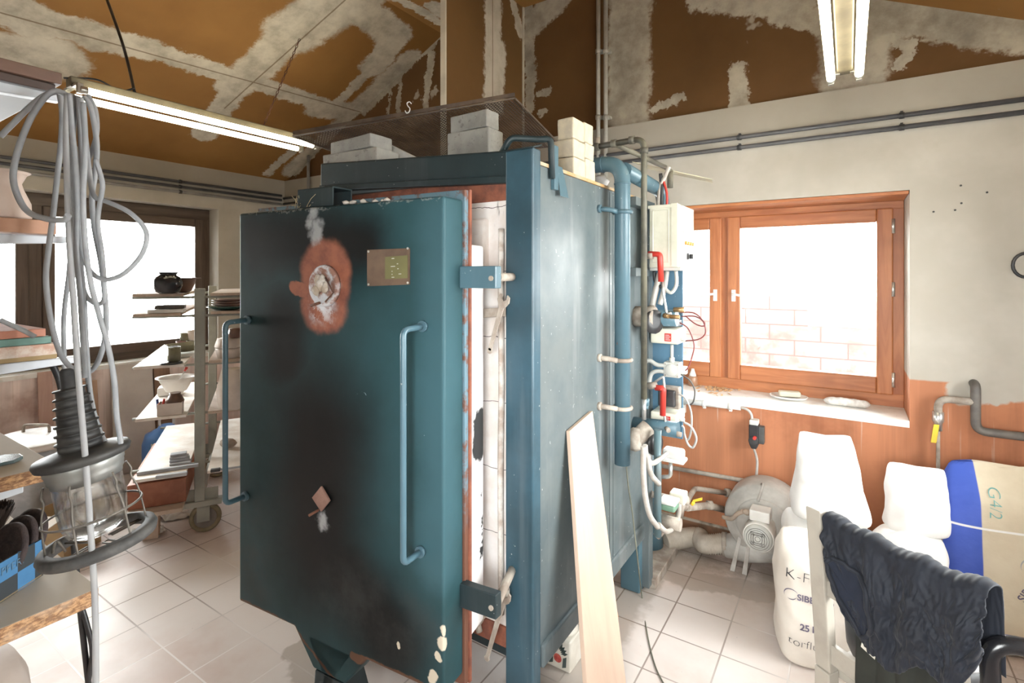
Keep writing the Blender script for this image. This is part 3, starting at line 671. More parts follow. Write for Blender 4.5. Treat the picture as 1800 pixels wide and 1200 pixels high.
# tufts and crumbs lying on the door top
g = G()
for i in range(46):
    b0 = dsz(s0-.02+random.uniform(0,.10), 1.840, random.uniform(.01,.06)); t = V((random.gauss(0,.022), random.gauss(0,.015), random.uniform(.01,.055)))
    g.tube([b0, b0+t*.5+V((0,0,.006)), b0+t], .0011, 4)
tag(g.done('dry_grass_tuft', mat('straw', (.62,.54,.36), (.45,.36,.2), rough=.9)), 'dry straw tuft lying on top of the kiln door', 'straw', kind='stuff')
g = G()
for i in range(9): g.ico(dsz(s1+.04+i*.022+random.uniform(-.008,.008), 1.846, .05+random.uniform(-.02,.03)), random.uniform(.006,.014), (1.3,1,.7), .4, 1, i)
tag(g.done('plaster_crumbs', mat('plaster_white', (.74,.69,.63), (.60,.54,.48), rough=.95)), 'white plaster crumbs along the top of the kiln door', 'crumbs', kind='stuff')
# ---------------------------------------------------------------- burner air pipe, gas pipe, clamps
XP = -.80
def xp(px, py, X=XP): return atX(px, py, X)
ptop = xp(1094,300); pbot = xp(1094,815); el = V((XP, ptop.y, xp(1094,285).z))
g = G(); g.tube(bend([V((XP,ptop.y,pbot.z)), el, V((-1.35, ptop.y, el.z))], .085, 8), .033, 20)
air = g.done('air_pipe', m_pipe, kiln)
g = G(); g.tube(bend([V((XP,ptop.y+.02,el.z-.03)), V((XP,2.66,el.z-.05)), V((XP,2.66,1.72))], .08, 8), .033, 20); g.done('air_branch', m_pipe, air)
for q in (V((-.885,ptop.y,el.z)),): g = G(); g.cyl(q, q+V((-.006,0,0)), .0355, 20); g.done('weld_ring', m_pipe, air)
g = G(); g.cyl(V((XP,ptop.y,el.z-.088)), V((XP,ptop.y,el.z-.094)), .0355, 20); g.done('weld_ring', m_pipe, air)
for py in (373, 632, 716):
    c = xp(1094, py); z = c.z
    g = G(); g.tube([c + V((.036*math.cos(a), .036*math.sin(a), 0)) for a in [2*PI*i/20 for i in range(20)]], .009, 8, closed=True)
    g.tube(bend([V((KX,c.y-.075,z+.012)), V((XP-.035,c.y-.06,z+.008)), V((XP-.01,c.y-.036,z))], .015), .011, 8); g.cyl(V((KX,c.y-.075,z+.012)), V((KX+.012,c.y-.075,z+.012)), .017, 10)
    g.done('pipe_clamp', m_dust if py > 500 else m_pipe, air)
XG = -.76
gt = xp(1132,243,XG); gb = xp(1133,700,XG)
g = G(); g.tube(bend([V((XG,gt.y,gb.z)), V((XG,gt.y,gt.z)), V((-1.12,gt.y,gt.z-.012))], .045, 6), .0135, 14); gas = g.done('gas_pipe', mat('gas_pipe_paint', (.16,.15,.105), (.075,.07,.055), rough=.5, scale=7), kiln)
for q in (V((XG,gt.y,gt.z-.055)), V((XG-.055,gt.y,gt.z)), V((-.90,gt.y,gt.z-.004)), V((-.985,gt.y,gt.z-.008)), V((-1.02,gt.y,gt.z-.008))):
    ax = V((0,0,1)) if abs(q.x-XG) < .01 else V((1,0,0))
    g = G(); g.cyl(q-ax*.012, q+ax*.012, .0185, 12); g.done('coupling', m_dpipe, gas)
g = G(); g.cyl(V((-.98,gt.y,gt.z-.02)), V((-.98,gt.y,gt.z+.035)), .010, 8); g.box((-1.03,gt.y-.004,gt.z+.030),(-.975,gt.y+.004,gt.z+.036)); g.done('stopcock', m_dust, gas)
g = G(); g.tube([V((-.90,gt.y+.01,gt.z-.004)), V((-.80,gt.y+.45,gt.z-.045)), V((-.80,gt.y+.56,gt.z-.05))], .012, 12); g.tube([V((-.80,gt.y+.54,gt.z-.05)),V((-.80,gt.y+.54,gt.z-.14))], .016, 12); g.done('gas_branch', m_dpipe, gas)
g = G(); g.tube([V((XG,gt.y,gb.z)), V((XG,gt.y,xp(1135,735,XG).z))], .010, 12); g.done('pipe_tail', m_chrome, gas)
g = G(); g.tube([xp(1135,700,XG), xp(1135,712,XG)], .017, 8); g.tube([xp(1135,712,XG), xp(1135,718,XG)], .013, 8); g.done('union_nut', m_pipe, gas)
# lower vertical gas pipe with conduit
XQ = -.72
a, b = atX(1156,755,XQ), atX(1156,942,XQ)
g = G(); g.tube([V((XQ,a.y,a.z)), V((XQ,a.y,b.z))], .0165, 14); lowp = g.done('lower_pipe', mat('lower_pipe_paint', (.10,.165,.185), (.13,.15,.15), rough=.4, scale=6), kiln)
# rear post and cross rails behind the pipes
g = G(); g.box((-.885,2.56,.02),(-.84,2.62,1.97)); g.done('rear_post', m_side, kiln, bevel=.003)
for py in (356, 478):
    q = atX(1120, py, -.85); g = G(); g.box((-.876,q.y-.07,q.z-.02),(-.83,KB,q.z+.02)); g.done('cross_rail', m_side, kiln, bevel=.002)
# floor duct feeding the burners
g = G(); q = atZ(1143, 962, .03); DQ = V((q.x, q.y, 0)); g.tube([DQ+V((0,0,.02)), DQ+V((0,0,.16)), DQ+V((0,0,.9))], [.075,.062,.055], 20); lab(g.done('air_duct', m_pipe, kiln), 'blue air duct rising from the floor')
# ---------------------------------------------------------------- control gear on the rear corner
def ybox(g, x0, y0, x1, y1, Y, dep, dz=0):
    a = atY(x0, y0, Y); b = atY(x1, y1, Y); g.box((a.x, Y, b.z), (b.x, Y+dep, a.z)); return a, b
YPL = 2.66
g = G(); a, b = ybox(g, 1140, 470, 1200, 772, YPL, .012); plate = g.done('mounting_plate', m_blue, kiln, bevel=.002)
g = G(); g.box((-.885,YPL-.03,1.66),(-.70,YPL+.0,1.69)); g.done('plate_bracket', m_blue, plate)
# control cabinet
YC = 2.45
a = atY(1141,361,YC); b = atY(1193,470,YC)
g = G(); g.box((a.x,YC,b.z),(b.x,YC+.25,a.z)); cab = lab(g.done('control_box', m_cream, kiln, bevel=.006), 'cream control cabinet with indicator lamps')
g = G(); q = .016
for (x0,x1,z0,z1) in ((a.x+q,b.x-.045,a.z-.030,a.z-.026),(a.x+q,b.x-.045,b.z+.022,b.z+.026),(a.x+q,a.x+q+.004,b.z+.022,a.z-.026),(b.x-.049,b.x-.045,b.z+.022,a.z-.026)):
    g.box((x0,YC-.003,z0),(x1,YC+.002,z1))
g.box((a.x-.004,YC-.006,a.z-.016),(b.x-.034,YC+.003,a.z-.002)); g.box((b.x-.034,YC-.004,b.z+.004),(b.x-.004,YC+.003,a.z+.002)); g.done('lid_trim', m_cream, cab, bevel=.0015)
xf = b.x
g = G(); g.box((xf-.002,YC+.03,b.z-.012),(xf+.010,YC+.24,b.z+.165)); pan = g.done('front_panel', m_white, cab, bevel=.002)
g = G(); g.box((xf-.002,YC+.03,b.z+.170),(xf+.010,YC+.24,a.z-.006)); g.done('upper_cover', m_cream, cab, bevel=.003)
m_or = mat('orange_lamp', (.80,.36,.06), (.65,.25,.05), rough=.3)
for i in range(4):
    g = G(); yy = YC+.075+i*.043; g.lathe([(.0085,0),(.0085,.008),(.003,.011)], (xf+.010,yy,b.z+.118), (1,0,0), 12); g.done('indicator_lamp', m_or, cab)
g = G(); g.box((xf+.010,YC+.05,b.z+.075),(xf+.012,YC+.20,b.z+.092)); g.done('display', m_chrome, cab)
g = G(); g.box((xf+.010,YC+.105,b.z+.040),(xf+.020,YC+.165,b.z+.070)); g.lathe([(.013,0),(.011,.016)], (xf+.018,YC+.14,b.z+.055), (1,0,0), 14); g.done('selector_switch', m_black, cab)
g = G(); g.lathe([(.006,0),(.005,.008)], (xf+.010,YC+.205,b.z+.05), (1,0,0), 10); g.done('push_button', m_black, cab)
g = G(); g.box((a.x,YC+.01,b.z-.014),(b.x+.005,YC+.22,b.z)); g.done('base_flange', m_grey, cab, bevel=.002)
# cable loops under the cabinet
for pts, r, m_ in (([(1188,475),(1189,500),(1180,514),(1170,508),(1164,495)], .009, m_grey), ([(1150,476),(1152,495),(1163,505)], .009, m_black), ([(1172,476),(1168,505),(1160,535)], .013, m_hose), ([(1160,480),(1152,512),(1146,540)], .016, m_hose)):
    g = G(); g.tube(spline([atY(x, y, YC+.09) for x, y in pts], 5), r, 8); g.done('cable', m_, cab)
# ball valve levers
def lever(pts, hand, m_=m_red):
    h = G(); h.tube(bend([atY(x, y, YC-.022) for x, y in hand], .012), .0135, 10); o = h.done('valve_lever', m_, kiln)
    if pts: t = G(); t.tube(bend([atY(x, y, YC-.018) for x, y in pts], .012), .006, 8); lab(t.done('thin_pipe', m_chrome, o), 'thin metal pipe')
    return o
lever([(1164,495),(1166,515),(1172,551),(1180,550)], [(1140,446),(1160,447),(1162,495)])
lever([(1150,672),(1166,661),(1168,680),(1168,730),(1172,758),(1180,750)], [(1152,681),(1166,682),(1165,730)])
g = G(); g.cyl(atY(1136,449,YC-.022), atY(1148,449,YC-.022), .017, 10); g.done('valve_body', m_dust, kiln)
g = G(); g.cyl(atY(1140,678,YC-.02), atY(1154,677,YC-.02), .017, 10); g.done('valve_body', m_dust, kiln)
# upper burner manifold
g = G(); g.cyl(atY(1106,559,2.50), atY(1190,559,2.50), .040, 20); mf = g.done('manifold', m_pipe, kiln)
g = G(); g.cyl(atY(1112,556,2.46), atY(1138,556,2.46), .050, 8); g.lathe([(.052,0),(.060,.012),(.060,.03),(.052,.04)], atY(1138,558,2.46), (1,0,0), 14); g.done('valve_body', m_dust, mf)
g = G(); c = atY(1148,565,2.44)
g.lathe([(.052,-.012),(.058,0),(.058,.012),(.03,.016)], c, (.85,-.5,0), 14); lab(g.done('hand_wheel', m_black, mf), 'black hand wheel')
g = G(); ybox(g, 1157, 562, 1192, 574, 2.56, .07); lab(g.done('gas_valve', m_black, plate, bevel=.004), 'black gas valve block')
g = G(); q = atY(1192,552,2.47); g.cyl(q+V((-.02,0,.02)), q+V((.03,0,.022)), .012, 8); g.cyl(q+V((-.03,-.02,-.012)), q+V((.012,-.02,-.012)), .010, 8); g.cyl(q+V((-.06,-.02,-.008)), q+V((-.035,-.03,-.008)), .012, 8); g.done('brass_fitting', m_brass, mf)
# relay boxes
def relay(x0, y0, x1, y1, Y=2.50, dep=.15):
    g = G(); a, b = ybox(g, x0, y0, x1, y1, Y, dep); o = g.done('ignition_box', m_cream, plate, bevel=.008, seg=3)
    W_ = b.x-a.x; Hh = a.z-b.z
    g = G(); g.box((a.x+W_*.52,Y-.0012,b.z+Hh*.18),(a.x+W_*.76,Y+.001,b.z+Hh*.70)); s = lab(g.done('sticker', m_red, o), 'red sticker with white print')
    g = G()
    for i in range(4): g.box((a.x+W_*.55,Y-.0018,b.z+Hh*(.27+.10*i)),(a.x+W_*(.73 - .04*(i % 2)),Y-.0010,b.z+Hh*(.30+.10*i)))
    g.done('print_line', m_white, s)
    g = G(); g.cyl((b.x-.002,Y+.05,b.z+Hh*.3),(b.x+.022,Y+.05,b.z+Hh*.3),.010,8); g.done('gland', m_grey, o)
    return a, b
relay(1143,576,1192,606); relay(1143,722,1190,746)
g = G(); g.cyl(atY(1181,606,2.54), atY(1181,636,2.54), .008, 10); g.cyl(atY(1181,628,2.54), atY(1181,637,2.54), .013, 10); g.done('conduit', m_grey, plate)
g = G(); a, b = ybox(g, 1166, 636, 1194, 665, 2.52, .06); sw = g.done('junction_box', m_grey, plate, bevel=.004)
g = G(); g.lathe([(.030,0),(.028,.006),(.004,.008)], ((a.x+b.x)/2,2.52,(a.z+b.z)/2), (0,-1,0), 20); g.box((b.x,2.54,a.z-.055),(b.x+.025,2.58,a.z-.02)); g.done('cover', m_grey, sw, bevel=.002)
for fx in (.12,.88):
    for fz in (.12,.88): g = G(); g.lathe([(.004,0),(.003,.002)], (a.x+(b.x-a.x)*fx,2.52,b.z+(a.z-b.z)*fz), (0,-1,0), 8); g.done('screw', m_dust, sw)
for pts in ([(1168,642),(1155,641),(1143,634),(1135,635)], [(1168,653),(1155,652),(1145,657),(1141,672)]):
    g = G(); g.tube(spline([atY(x, y, 2.53) for x, y in pts], 5), .0105, 10); g.done('conduit', m_grey, sw)
g = G(); a, b = ybox(g, 1158, 678, 1193, 720, 2.53, .05); ps = g.done('pressure_switch', m_dust, plate, bevel=.004)
g = G(); ybox(g, 1156, 684, 1186, 717, 2.505, .03); g.done('switch_cover', m_black, ps, bevel=.008, seg=3)
# lower manifold
g = G(); g.cyl(atY(1114,745,2.44), atY(1192,755,2.44), .036, 20); m2 = g.done('manifold', m_pipe, kiln)
g = G(); g.cyl(atY(1112,777,2.30), atY(1140,750,2.36), .038, 16); g.lathe([(.046,-.02),(.054,0),(.046,.03)], atY(1115,772,2.29), (.8,.2,.1), 8); g.done('burner_elbow', m_dust, m2)
g = G(); g.lathe([(.044,-.01),(.050,0),(.050,.010),(.02,.014)], atY(1150,780,2.36), (.9,-.4,0), 14); lab(g.done('hand_wheel', m_black, m2), 'black hand wheel')
g = G(); q = atY(1190,758,2.42); g.cyl(q+V((-.015,0,-.01)), q+V((.02,0,-.012)), .012, 8); g.cyl(q+V((-.045,-.01,.01)), q+V((-.03,-.03,.006)), .011, 8); g.done('brass_fitting', m_dust, m2)
# wiring
m_cab = mat('dark_cable', (.10,.095,.09), (.06,.055,.05), rough=.5); m_cabr = mat('red_cable', (.28,.06,.055), (.2,.05,.05), rough=.5); m_cabs = mat('silver_cable', (.52,.51,.49), (.38,.36,.34), rough=.4, metal=.3)
for pts, r, m_ in (([(1195,549),(1220,550),(1236,565),(1240,585),(1228,596),(1205,599)], .0032, m_cabr), ([(1198,556),(1222,556),(1238,566),(1236,573),(1222,569),(1206,556)], .003, m_cabr), ([(1195,567),(1210,578),(1220,605),(1217,625),(1210,645),(1205,651)], .003, m_cabr),
    ([(1197,658),(1212,668),(1221,685),(1219,705),(1212,712)], .0035, m_cab), ([(1192,692),(1205,700),(1215,725),(1215,755),(1210,772),(1204,768),(1202,752),(1198,748)], .0048, m_cabs), ([(1202,742),(1215,750),(1224,770),(1218,786),(1209,780),(1203,762)], .0055, m_cabs)):
    g = G(); g.tube(spline([atY(x, y, 2.50) for x, y in pts], 6), r, 8); g.done('wire', m_, plate)
# flexible conduits on the lower part
for pts, r in (([(1134,782),(1136,800),(1145,814),(1158,808),(1172,797)], .0105), ([(1131,785),(1131,830),(1134,870),(1142,905),(1156,926)], .0115), ([(1138,800),(1144,832),(1158,850)], .0115), ([(1158,922),(1172,934),(1186,924),(1193,905),(1194,885)], .0115)):
    g = G(); g.tube(spline([atX(x, y, -.70) for x, y in pts], 6), r, 10); g.done('flexible_conduit', m_hose, kiln)
YS = 2.62
g = G(); a, b = ybox(g, 1163, 788, 1199, 812, YS, .07); s = g.done('switch_box', m_white, kiln, bevel=.014, seg=4)
g = G(); g.box((a.x-.006,YS-.006,b.z-.014),(b.x+.008,YS+.076,b.z+.004)); g.cyl((a.x+.015,YS-.012,(a.z+b.z)/2-.01),(a.x+.015,YS+.01,(a.z+b.z)/2-.01),.013,12); g.done('switch_base', m_white, s, bevel=.005)
g = G(); g.tube(bend([atY(1179,812,YS+.03), atY(1179,838,YS+.03), atY(1163,838,YS+.03)], .03), .010, 10); g.done('elbow_pipe', m_chrome, s)
g = G(); a, b = ybox(g, 1176, 864, 1203, 890, YS, .07); s = g.done('solenoid_valve', m_cream, kiln, bevel=.008, seg=3)
g = G(); g.cyl(((a.x+b.x)/2,YS-.012,(a.z+b.z)/2-.01),((a.x+b.x)/2,YS+.01,(a.z+b.z)/2-.01),.012,12); g.cyl((b.x-.02,YS+.02,b.z+.01),(b.x-.03,YS+.02,b.z-.06),.02,10); g.done('valve_body', m_dust, s)
g = G(); a, b = ybox(g, 1158, 884, 1186, 903, 2.45, .08); s = lab(g.done('gas_regulator', mat('green_paint', (.20,.34,.24), (.16,.28,.20), rough=.45), kiln, bevel=.010, seg=3), 'green gas regulator with white lid')
g = G(); g.box((a.x-.003,2.447,a.z-.002),(b.x+.003,2.533,a.z+.014)); g.done('lid', m_white, s, bevel=.006)
g = G(); c = atY(1178,918,2.48); g.cyl(c-V((.05,0,0)), c+V((.05,0,0)), .030, 14); g.cyl(c+V((-.02,0,-.02)), c+V((-.06,-.02,-.075)), .018, 12); g.done('regulator_body', m_dust, s)
# pipe run from the valves towards the wall
pr = [atY(1145,868,2.56), atY(1180,876,2.60), atY(1204,893,2.66)]
g = G(); g.tube(pr, .016, 12); g.tube(bend([atY(1204,893,2.66), atY(1212,872,2.8), atY(1222,858,3.05), atY(1280,867,3.22)], .04), .014, 12); g.tube([atY(1208,892,2.7), atY(1245,888,2.95), atY(1275,896,3.10)], .018, 12); gp = g.done('supply_pipe', m_dust, kiln)
g = G(); c = atY(1214,889,2.74); g.cyl(c, c+V((.02,-.02,.03)), .008, 8); g.hexa([c+q for q in map(V, ((.015,-.02,.03),(.06,-.02,.05),(.06,-.01,.05),(.015,-.01,.03),(.015,-.02,.04),(.06,-.02,.062),(.06,-.01,.062),(.015,-.01,.04)))]); lab(g.done('stopcock_lever', mat('yellow_plastic', (.85,.60,.05), (.75,.5,.05), rough=.4), gp), 'yellow stopcock lever')
for q in (atY(1247,888,2.955), atY(1204,880,2.68), atY(1279,866,3.215)):
    g = G(); g.cyl(q-V((.012,.004,0)), q+V((.012,.012,-.002)), .024, 12); g.done('coupling', m_dust, gp)
# base plate rail at the rear
g = G(); g.box((-.93,2.60,.0),(-.82,3.02,.05)); g.done('base_rail', m_dust, kiln, bevel=.004)
# ================================================================ fluorescent lamps
k = N('lamp_tube_glow'); e = k.n('ShaderNodeEmission'); e.inputs[0].default_value = (1.0,.90,.62,1); e.inputs[1].default_value = TUBE if 'TUBE' in globals() else 9.0
k.t.links.new(e.outputs[0], k.out.inputs[0]); m_glow = k.m
m_housing = mat('lamp_housing', (.16,.14,.10), (.11,.095,.07), rough=.5, scale=8)
m_metal = mat('bare_metal', (.55,.54,.50), (.42,.41,.38), rough=.35, metal=.7, scale=10)
def lamp(X, z, ya, yb, label, chains, tw=.06):
    t = thing('fluorescent_lamp', label, 'lamp', (X, (ya+yb)/2, z-.02), 'bare fluorescent tube lamps hung from the roof')
    g = G(); g.box((X-.032,ya,z+.022),(X+.032,yb,z+.075)); g.done('housing', m_housing, t, bevel=.006)
    for s in (-1, 1):
        g = G(); g.cyl((X+s*tw,ya+.05,z),(X+s*tw,yb-.05,z),.0175,14); tb = g.done('tube', m_glow, t)
        for yy, d in ((ya+.02,1),(yb-.02,-1)):
            g = G(); g.box((X+s*tw-.012,yy-.012,z-.022),(X+s*tw+.012,yy+.012,z+.03)); g.box((X+s*min(.02,tw),yy-.012,z+.020),(X+s*tw,yy+.012,z+.034)); g.cyl((X+s*tw,yy,z),(X+s*tw,yy+d*.032,z),.0188,14); g.done('lamp_holder', m_metal, t, bevel=.002)
    for (p, q) in chains:
        p, q = V(p), V(q); n = int((q-p).length/.028); g = G(); d = (q-p).normalized(); a = d.orthogonal().normalized(); b = d.cross(a)
        for i in range(n):
            c = p + d*((i+.5)*(q-p).length/n); w = a if i % 2 else b
            g.tube([c+d*.018*math.cos(x)+w*.007*math.sin(x) for x in (0,PI/3,2*PI/3,PI,4*PI/3,5*PI/3)], .0022, 5, closed=True)
        lab(g.done('chain', m_rust, t), 'thin dark hanging chain')
    return t
XLa = -3.30; zl = 2.525
def slopez(x): return ZE + SL*(x-XL)
la = lamp(XLa, zl, .97, 2.38, 'long fluorescent tube lamp hung on chains below the left roof slope', [], .088)
pa = atX(463,222,XLa); pb = on_left(527,68); pc = atX(237,165,XLa); pd = on_left(184,-12)
for p, q in ((V((XLa,pa.y,zl+.075)), pb), ):
    n = int((q-p).length/.03); g = G(); d = (q-p).normalized(); a = d.orthogonal().normalized(); b = d.cross(a)
    for i in range(n):
        c = p + d*((i+.5)*(q-p).length/n); w = a if i % 2 else b
        g.tube([c+d*.019*math.cos(x)+w*.007*math.sin(x) for x in (0,PI/3,2*PI/3,PI,4*PI/3,5*PI/3)], .0024, 5, closed=True)
    g.done('chain', m_rust, la)
g = G(); p = V((XLa,pc.y,zl+.075)); g.tube(spline([p, p+(pd-p)*.5+V((.0,.02,-.02)), pd], 10), .008, 8)
g.tube(spline([p+V((0,0,.03)), atX(210,166,XLa)+V((0,0,.02)), atX(170,150,XLa)+V((0,0,.03)), atX(112,137,XLa)], 8), .005, 8); lab(g.done('supply_cable', m_black, la), 'black supply cable twisted round the chain')
lamp(-.013, 2.52, 1.35, 2.90, 'fluorescent tube lamp in front of the gable above the timber window', [((-.013,1.7,2.60),(-.013,1.7,slopez(-4+.101))), ((-.013,2.5,2.60),(-.013,2.5,2.589+SL*(XR+.013)))][1:], .055)
# ================================================================ bricks and mesh on the kiln
k = N('pumice_block'); o = k.obj(); n = k.noise(o, 40, 4, .7); n2 = k.noise(o, 8, 4, .6)
c = k.mix(k.ramp(n2, .3, .7), c4((.40,.39,.36)), c4((.27,.265,.25))); c = k.mix(k.ramp(n, .58, .68, 0, .6), c, c4((.13,.12,.11)))
k.bsdf(c, .95, bump=n, bstr=.5, bdist=.004); m_pum = k.m
m_fire = mat('yellow_firebrick', (.66,.58,.43), (.52,.46,.36), rough=.9, scale=22, bump=.3)
def brick(a, b, m_, label, group, name='fire_brick', rz=0):
    g = G(); cx = [(a[i]+b[i])/2 for i in range(3)]; sz = [abs(b[i]-a[i]) for i in range(3)]
    g.cbox((0,0,sz[2]/2), sz)
    bm = g.bm
    bmesh.ops.subdivide_edges(bm, edges=bm.edges, cuts=3, use_grid_fill=True)
    sd = random.random()*50
    for v in bm.verts: v.co += noise.noise_vector(v.co*14 + V((sd,sd,0)))*.0035
    o = g.done(name, m_, None, base=(0,0,0), bevel=.006); o.location = (cx[0],cx[1],min(a[2],b[2])); o.rotation_euler = (0,0,math.radians(rz))
    tag(o, label, 'brick', group); return o
zt = KZ1+.004
zb_ = zt
GL = 'grey pumice blocks on the left front of the kiln top'; GM = 'grey pumice blocks under the middle of the mesh'; GR = 'pale fire bricks stacked on the right edge of the kiln'
brick((-1.945,1.465,zb_),(-1.62,1.60,zb_+.150), m_pum, 'grey block at the bottom of the left stack on the kiln', GL, 'pumice_block', 3)
brick((-1.915,1.47,zb_+.152),(-1.64,1.59,zb_+.208), m_pum, 'grey block on top of the left stack, under the mesh corner', GL, 'pumice_block', -4)
a = atY(784,185,1.73); b = atY(858,272,1.73)
brick((a.x+.01,1.735,zb_),(b.x-.01,1.83,zb_+.125), m_pum, 'lowest grey block of the middle stack behind the top beam', GM, 'pumice_block', 0)
brick((a.x+.005,1.73,zb_+.127),(b.x+.0,1.84,zb_+.235), m_pum, 'middle grey block of the stack behind the top beam', GM, 'pumice_block', 2)
brick((a.x+.018,1.735,zb_+.237),(b.x-.006,1.82,zb_+.310), m_pum, 'topmost grey block of the middle stack, carrying the mesh', GM, 'pumice_block', -2)
zq = KZ1+.0145
brick((-.958,1.80,zq),(-.884,1.905,zq+.070), m_fire, 'bottom front fire brick of the right stack on the orange top edge', GR)
brick((-.985,1.80,zq+.072),(-.886,1.905,zq+.140), m_fire, 'second fire brick up at the front of the right stack', GR)
brick((-.955,1.795,zq+.142),(-.886,1.90,zq+.222), m_fire, 'topmost front fire brick of the right stack', GR)
brick((-.955,1.912,zq),(-.886,2.005,zq+.085), m_fire, 'bottom rear fire brick of the right stack beside the elbow pipe', GR)
brick((-.952,1.910,zq+.087),(-.888,2.0,zq+.150), m_fire, 'second rear fire brick of the right stack', GR)
brick((-.95,1.912,zq+.152),(-.892,1.995,zq+.232), m_fire, 'topmost rear fire brick of the right stack', GR)
g = G(); g.ico((-.93,2.14,zq+.028), .045, (1,1.2,.62), .5, 2, 5); tag(g.done('stone', mat('pale_rock', (.60,.58,.55), (.48,.46,.44), rough=.9, scale=20)), 'pale rounded lump on the kiln edge beside the elbow pipe', 'stone')
g = G(); g.prism([(-1.70,1.612,zt),(-1.47,1.64,zt),(-1.50,1.63,zt+.10),(-1.70,1.612,zt+.20)], (.004,.02,0)); tag(g.done('plaster_offcut', mat('plaster_sheet', (.72,.71,.68), (.58,.57,.54), rough=.9, scale=12)), 'white triangular board offcut standing between the grey block stacks', 'board')
# wire mesh sheet
A = V((-2.087,1.411,2.222)); B_ = V((-1.146,1.786,2.325)); C_ = V((-1.30,2.483,2.30)); D_ = A + (C_-B_)
mesh = thing('wire_mesh_sheet', 'rusty expanded wire mesh sheet lying across the bricks on the kiln', 'mesh', (A+C_)/2)
g = G(); nu, nv = 76, 46
ux, uy = B_-A, C_-B_; nz = ux.cross(uy).normalized()
def bar(g, p, q, w, h):
    d = (q-p).normalized(); s = d.cross(nz)*w/2; t_ = nz*h/2
    g.hexa([p-s-t_, p+s-t_, q+s-t_, q-s-t_, p-s+t_, p+s+t_, q+s+t_, q-s+t_])
for i in range(nu+1): bar(g, A+ux*(i/nu), A+ux*(i/nu)+uy, .0036, .0020)
for j in range(nv+1): bar(g, A+uy*(j/nv)+nz*.0015, A+uy*(j/nv)+ux+nz*.0015, .0036, .0020)
g.done('wire_grid', mat('mesh_rust', (.13,.085,.055), (.065,.045,.035), rough=.7, scale=6, metal=.3), mesh)
g = G()
for p, q in ((A,B_),(B_,C_),(C_,D_),(D_,A)): g.tube([p, q], .004, 6)
bar(g, A+V((0,0,.014)), B_+V((0,0,.014)), .002, .016); g.done('rim', mat('mesh_rim', (.13,.09,.06), (.07,.05,.04), rough=.7, scale=9), mesh)
c = atP(718,190, A, nz)
g = G(); rx = RV; g.tube(spline([c+rx*x+V((0,0,z)) for x, z in ((.012,.018),(.004,.026),(-.006,.020),(-.002,.008),(.006,-.002),(.002,-.016),(-.008,-.020),(-.014,-.010))],5), .0022, 6); tag(g.done('s_hook', mat('zinc', (.70,.70,.68), (.55,.55,.53), rough=.4)), 'small pale S shaped hook hanging on the mesh edge', 'hook')
# thin pale sheet sticking out behind the kiln top
g = G(); a = atY(1165,292,2.95); b = atY(1252,316,2.95); g.hexa([V((-.95,2.62,a.z-.03)), V((b.x,2.95,b.z)), V((b.x-.02,3.05,b.z)), V((-.95,2.9,a.z-.02)), V((-.95,2.62,a.z-.026)), V((b.x,2.95,b.z+.004)), V((b.x-.02,3.05,b.z+.004)), V((-.95,2.9,a.z-.016))])
tag(g.done('glass_shelf', mat('dusty_sheet', (.50,.47,.33), (.36,.34,.24), rough=.4, scale=7)), 'dusty sheet sticking out behind the kiln above the control box', 'sheet')
for pts, r, m_ in (([(1176,293),(1168,312),(1160,330),(1157,372)], .010, m_hose), ([(1161,305),(1163,330),(1163,372)], .009, m_black), ([(1166,318),(1172,340),(1172,372)], .006, m_red)):
    g = G(); g.tube(spline([atY(x, y, 2.50) for x, y in pts], 5), r, 8); g.done('cable', m_, cab)
# ================================================================ plank, tin, wrenches, cord
pl = [atX(1002,757,-.858), atX(1042,722,-.858), atX(1106,1244,-.68), atX(1043,1367,-.68)]
pl[2].z = pl[3].z = .002; zt_ = (pl[0].z+pl[1].z)/2
n_ = (pl[1]-pl[0]).cross(pl[2]-pl[0]).normalized()
if n_.x < 0: n_ = -n_
m_plank = woodmat('pale_plank', (.66,.50,.39), (.60,.44,.34), .7, 2, .6); 
g = G(); g.prism(pl, -n_*.017)
t = g.done('wooden_plank', [m_plank], None, bevel=.002); tag(t, 'pale wooden plank leaning against the kiln side', 'plank')
tin = thing('storage_tin', 'white square tin with red flower print under the kiln', 'tin', (-.986,1.93,0))
g = G(); g.box((-1.045,1.862,.002),(-.932,1.985,.128)); g.done('body', mat('tin_white', (.74,.71,.64), (.62,.58,.50), rough=.35, scale=9), tin, bevel=.008, seg=3)
g = G(); g.lathe([(.050,.128),(.055,.132),(.055,.142),(.048,.148),(.048,.156),(.03,.160)], (-.988,1.925,0), (0,0,1), 24); g.done('lid', MATS['tin_white'], tin)
g = G(); random.seed(5)
for i in range(11):
    a = PI*.1+i*PI*.8/10; c = V((-.99+.034*math.cos(a)*1.0, 1.8612, .062+.040*math.sin(a))); d = V((math.cos(a),0,math.sin(a)))*.017; s = V((-math.sin(a),0,math.cos(a)))*.007
    g.poly([c-d, c+s, c+d, c-s])
for sg in (-1,1):
    c = V((-.988+sg*.03,1.8612,.035)); g.poly([c+V((-.01,0,-.02)), c+V((.008,0,-.012)), c+V((.01,0,.03)), c+V((-.006,0,.02))])
p = lab(g.done('leaf_print', mat('leaf_green', (.035,.055,.055), (.06,.08,.075)), tin), 'dark leaf print')
g = G(); g.poly([V((-.988+.018*math.cos(x), 1.8608, .048+.018*math.sin(x))) for x in [2*PI*i/14 for i in range(14)]]); g.done('flower_print', mat('flower_red', (.42,.05,.045), (.55,.12,.09), scale=60), tin)
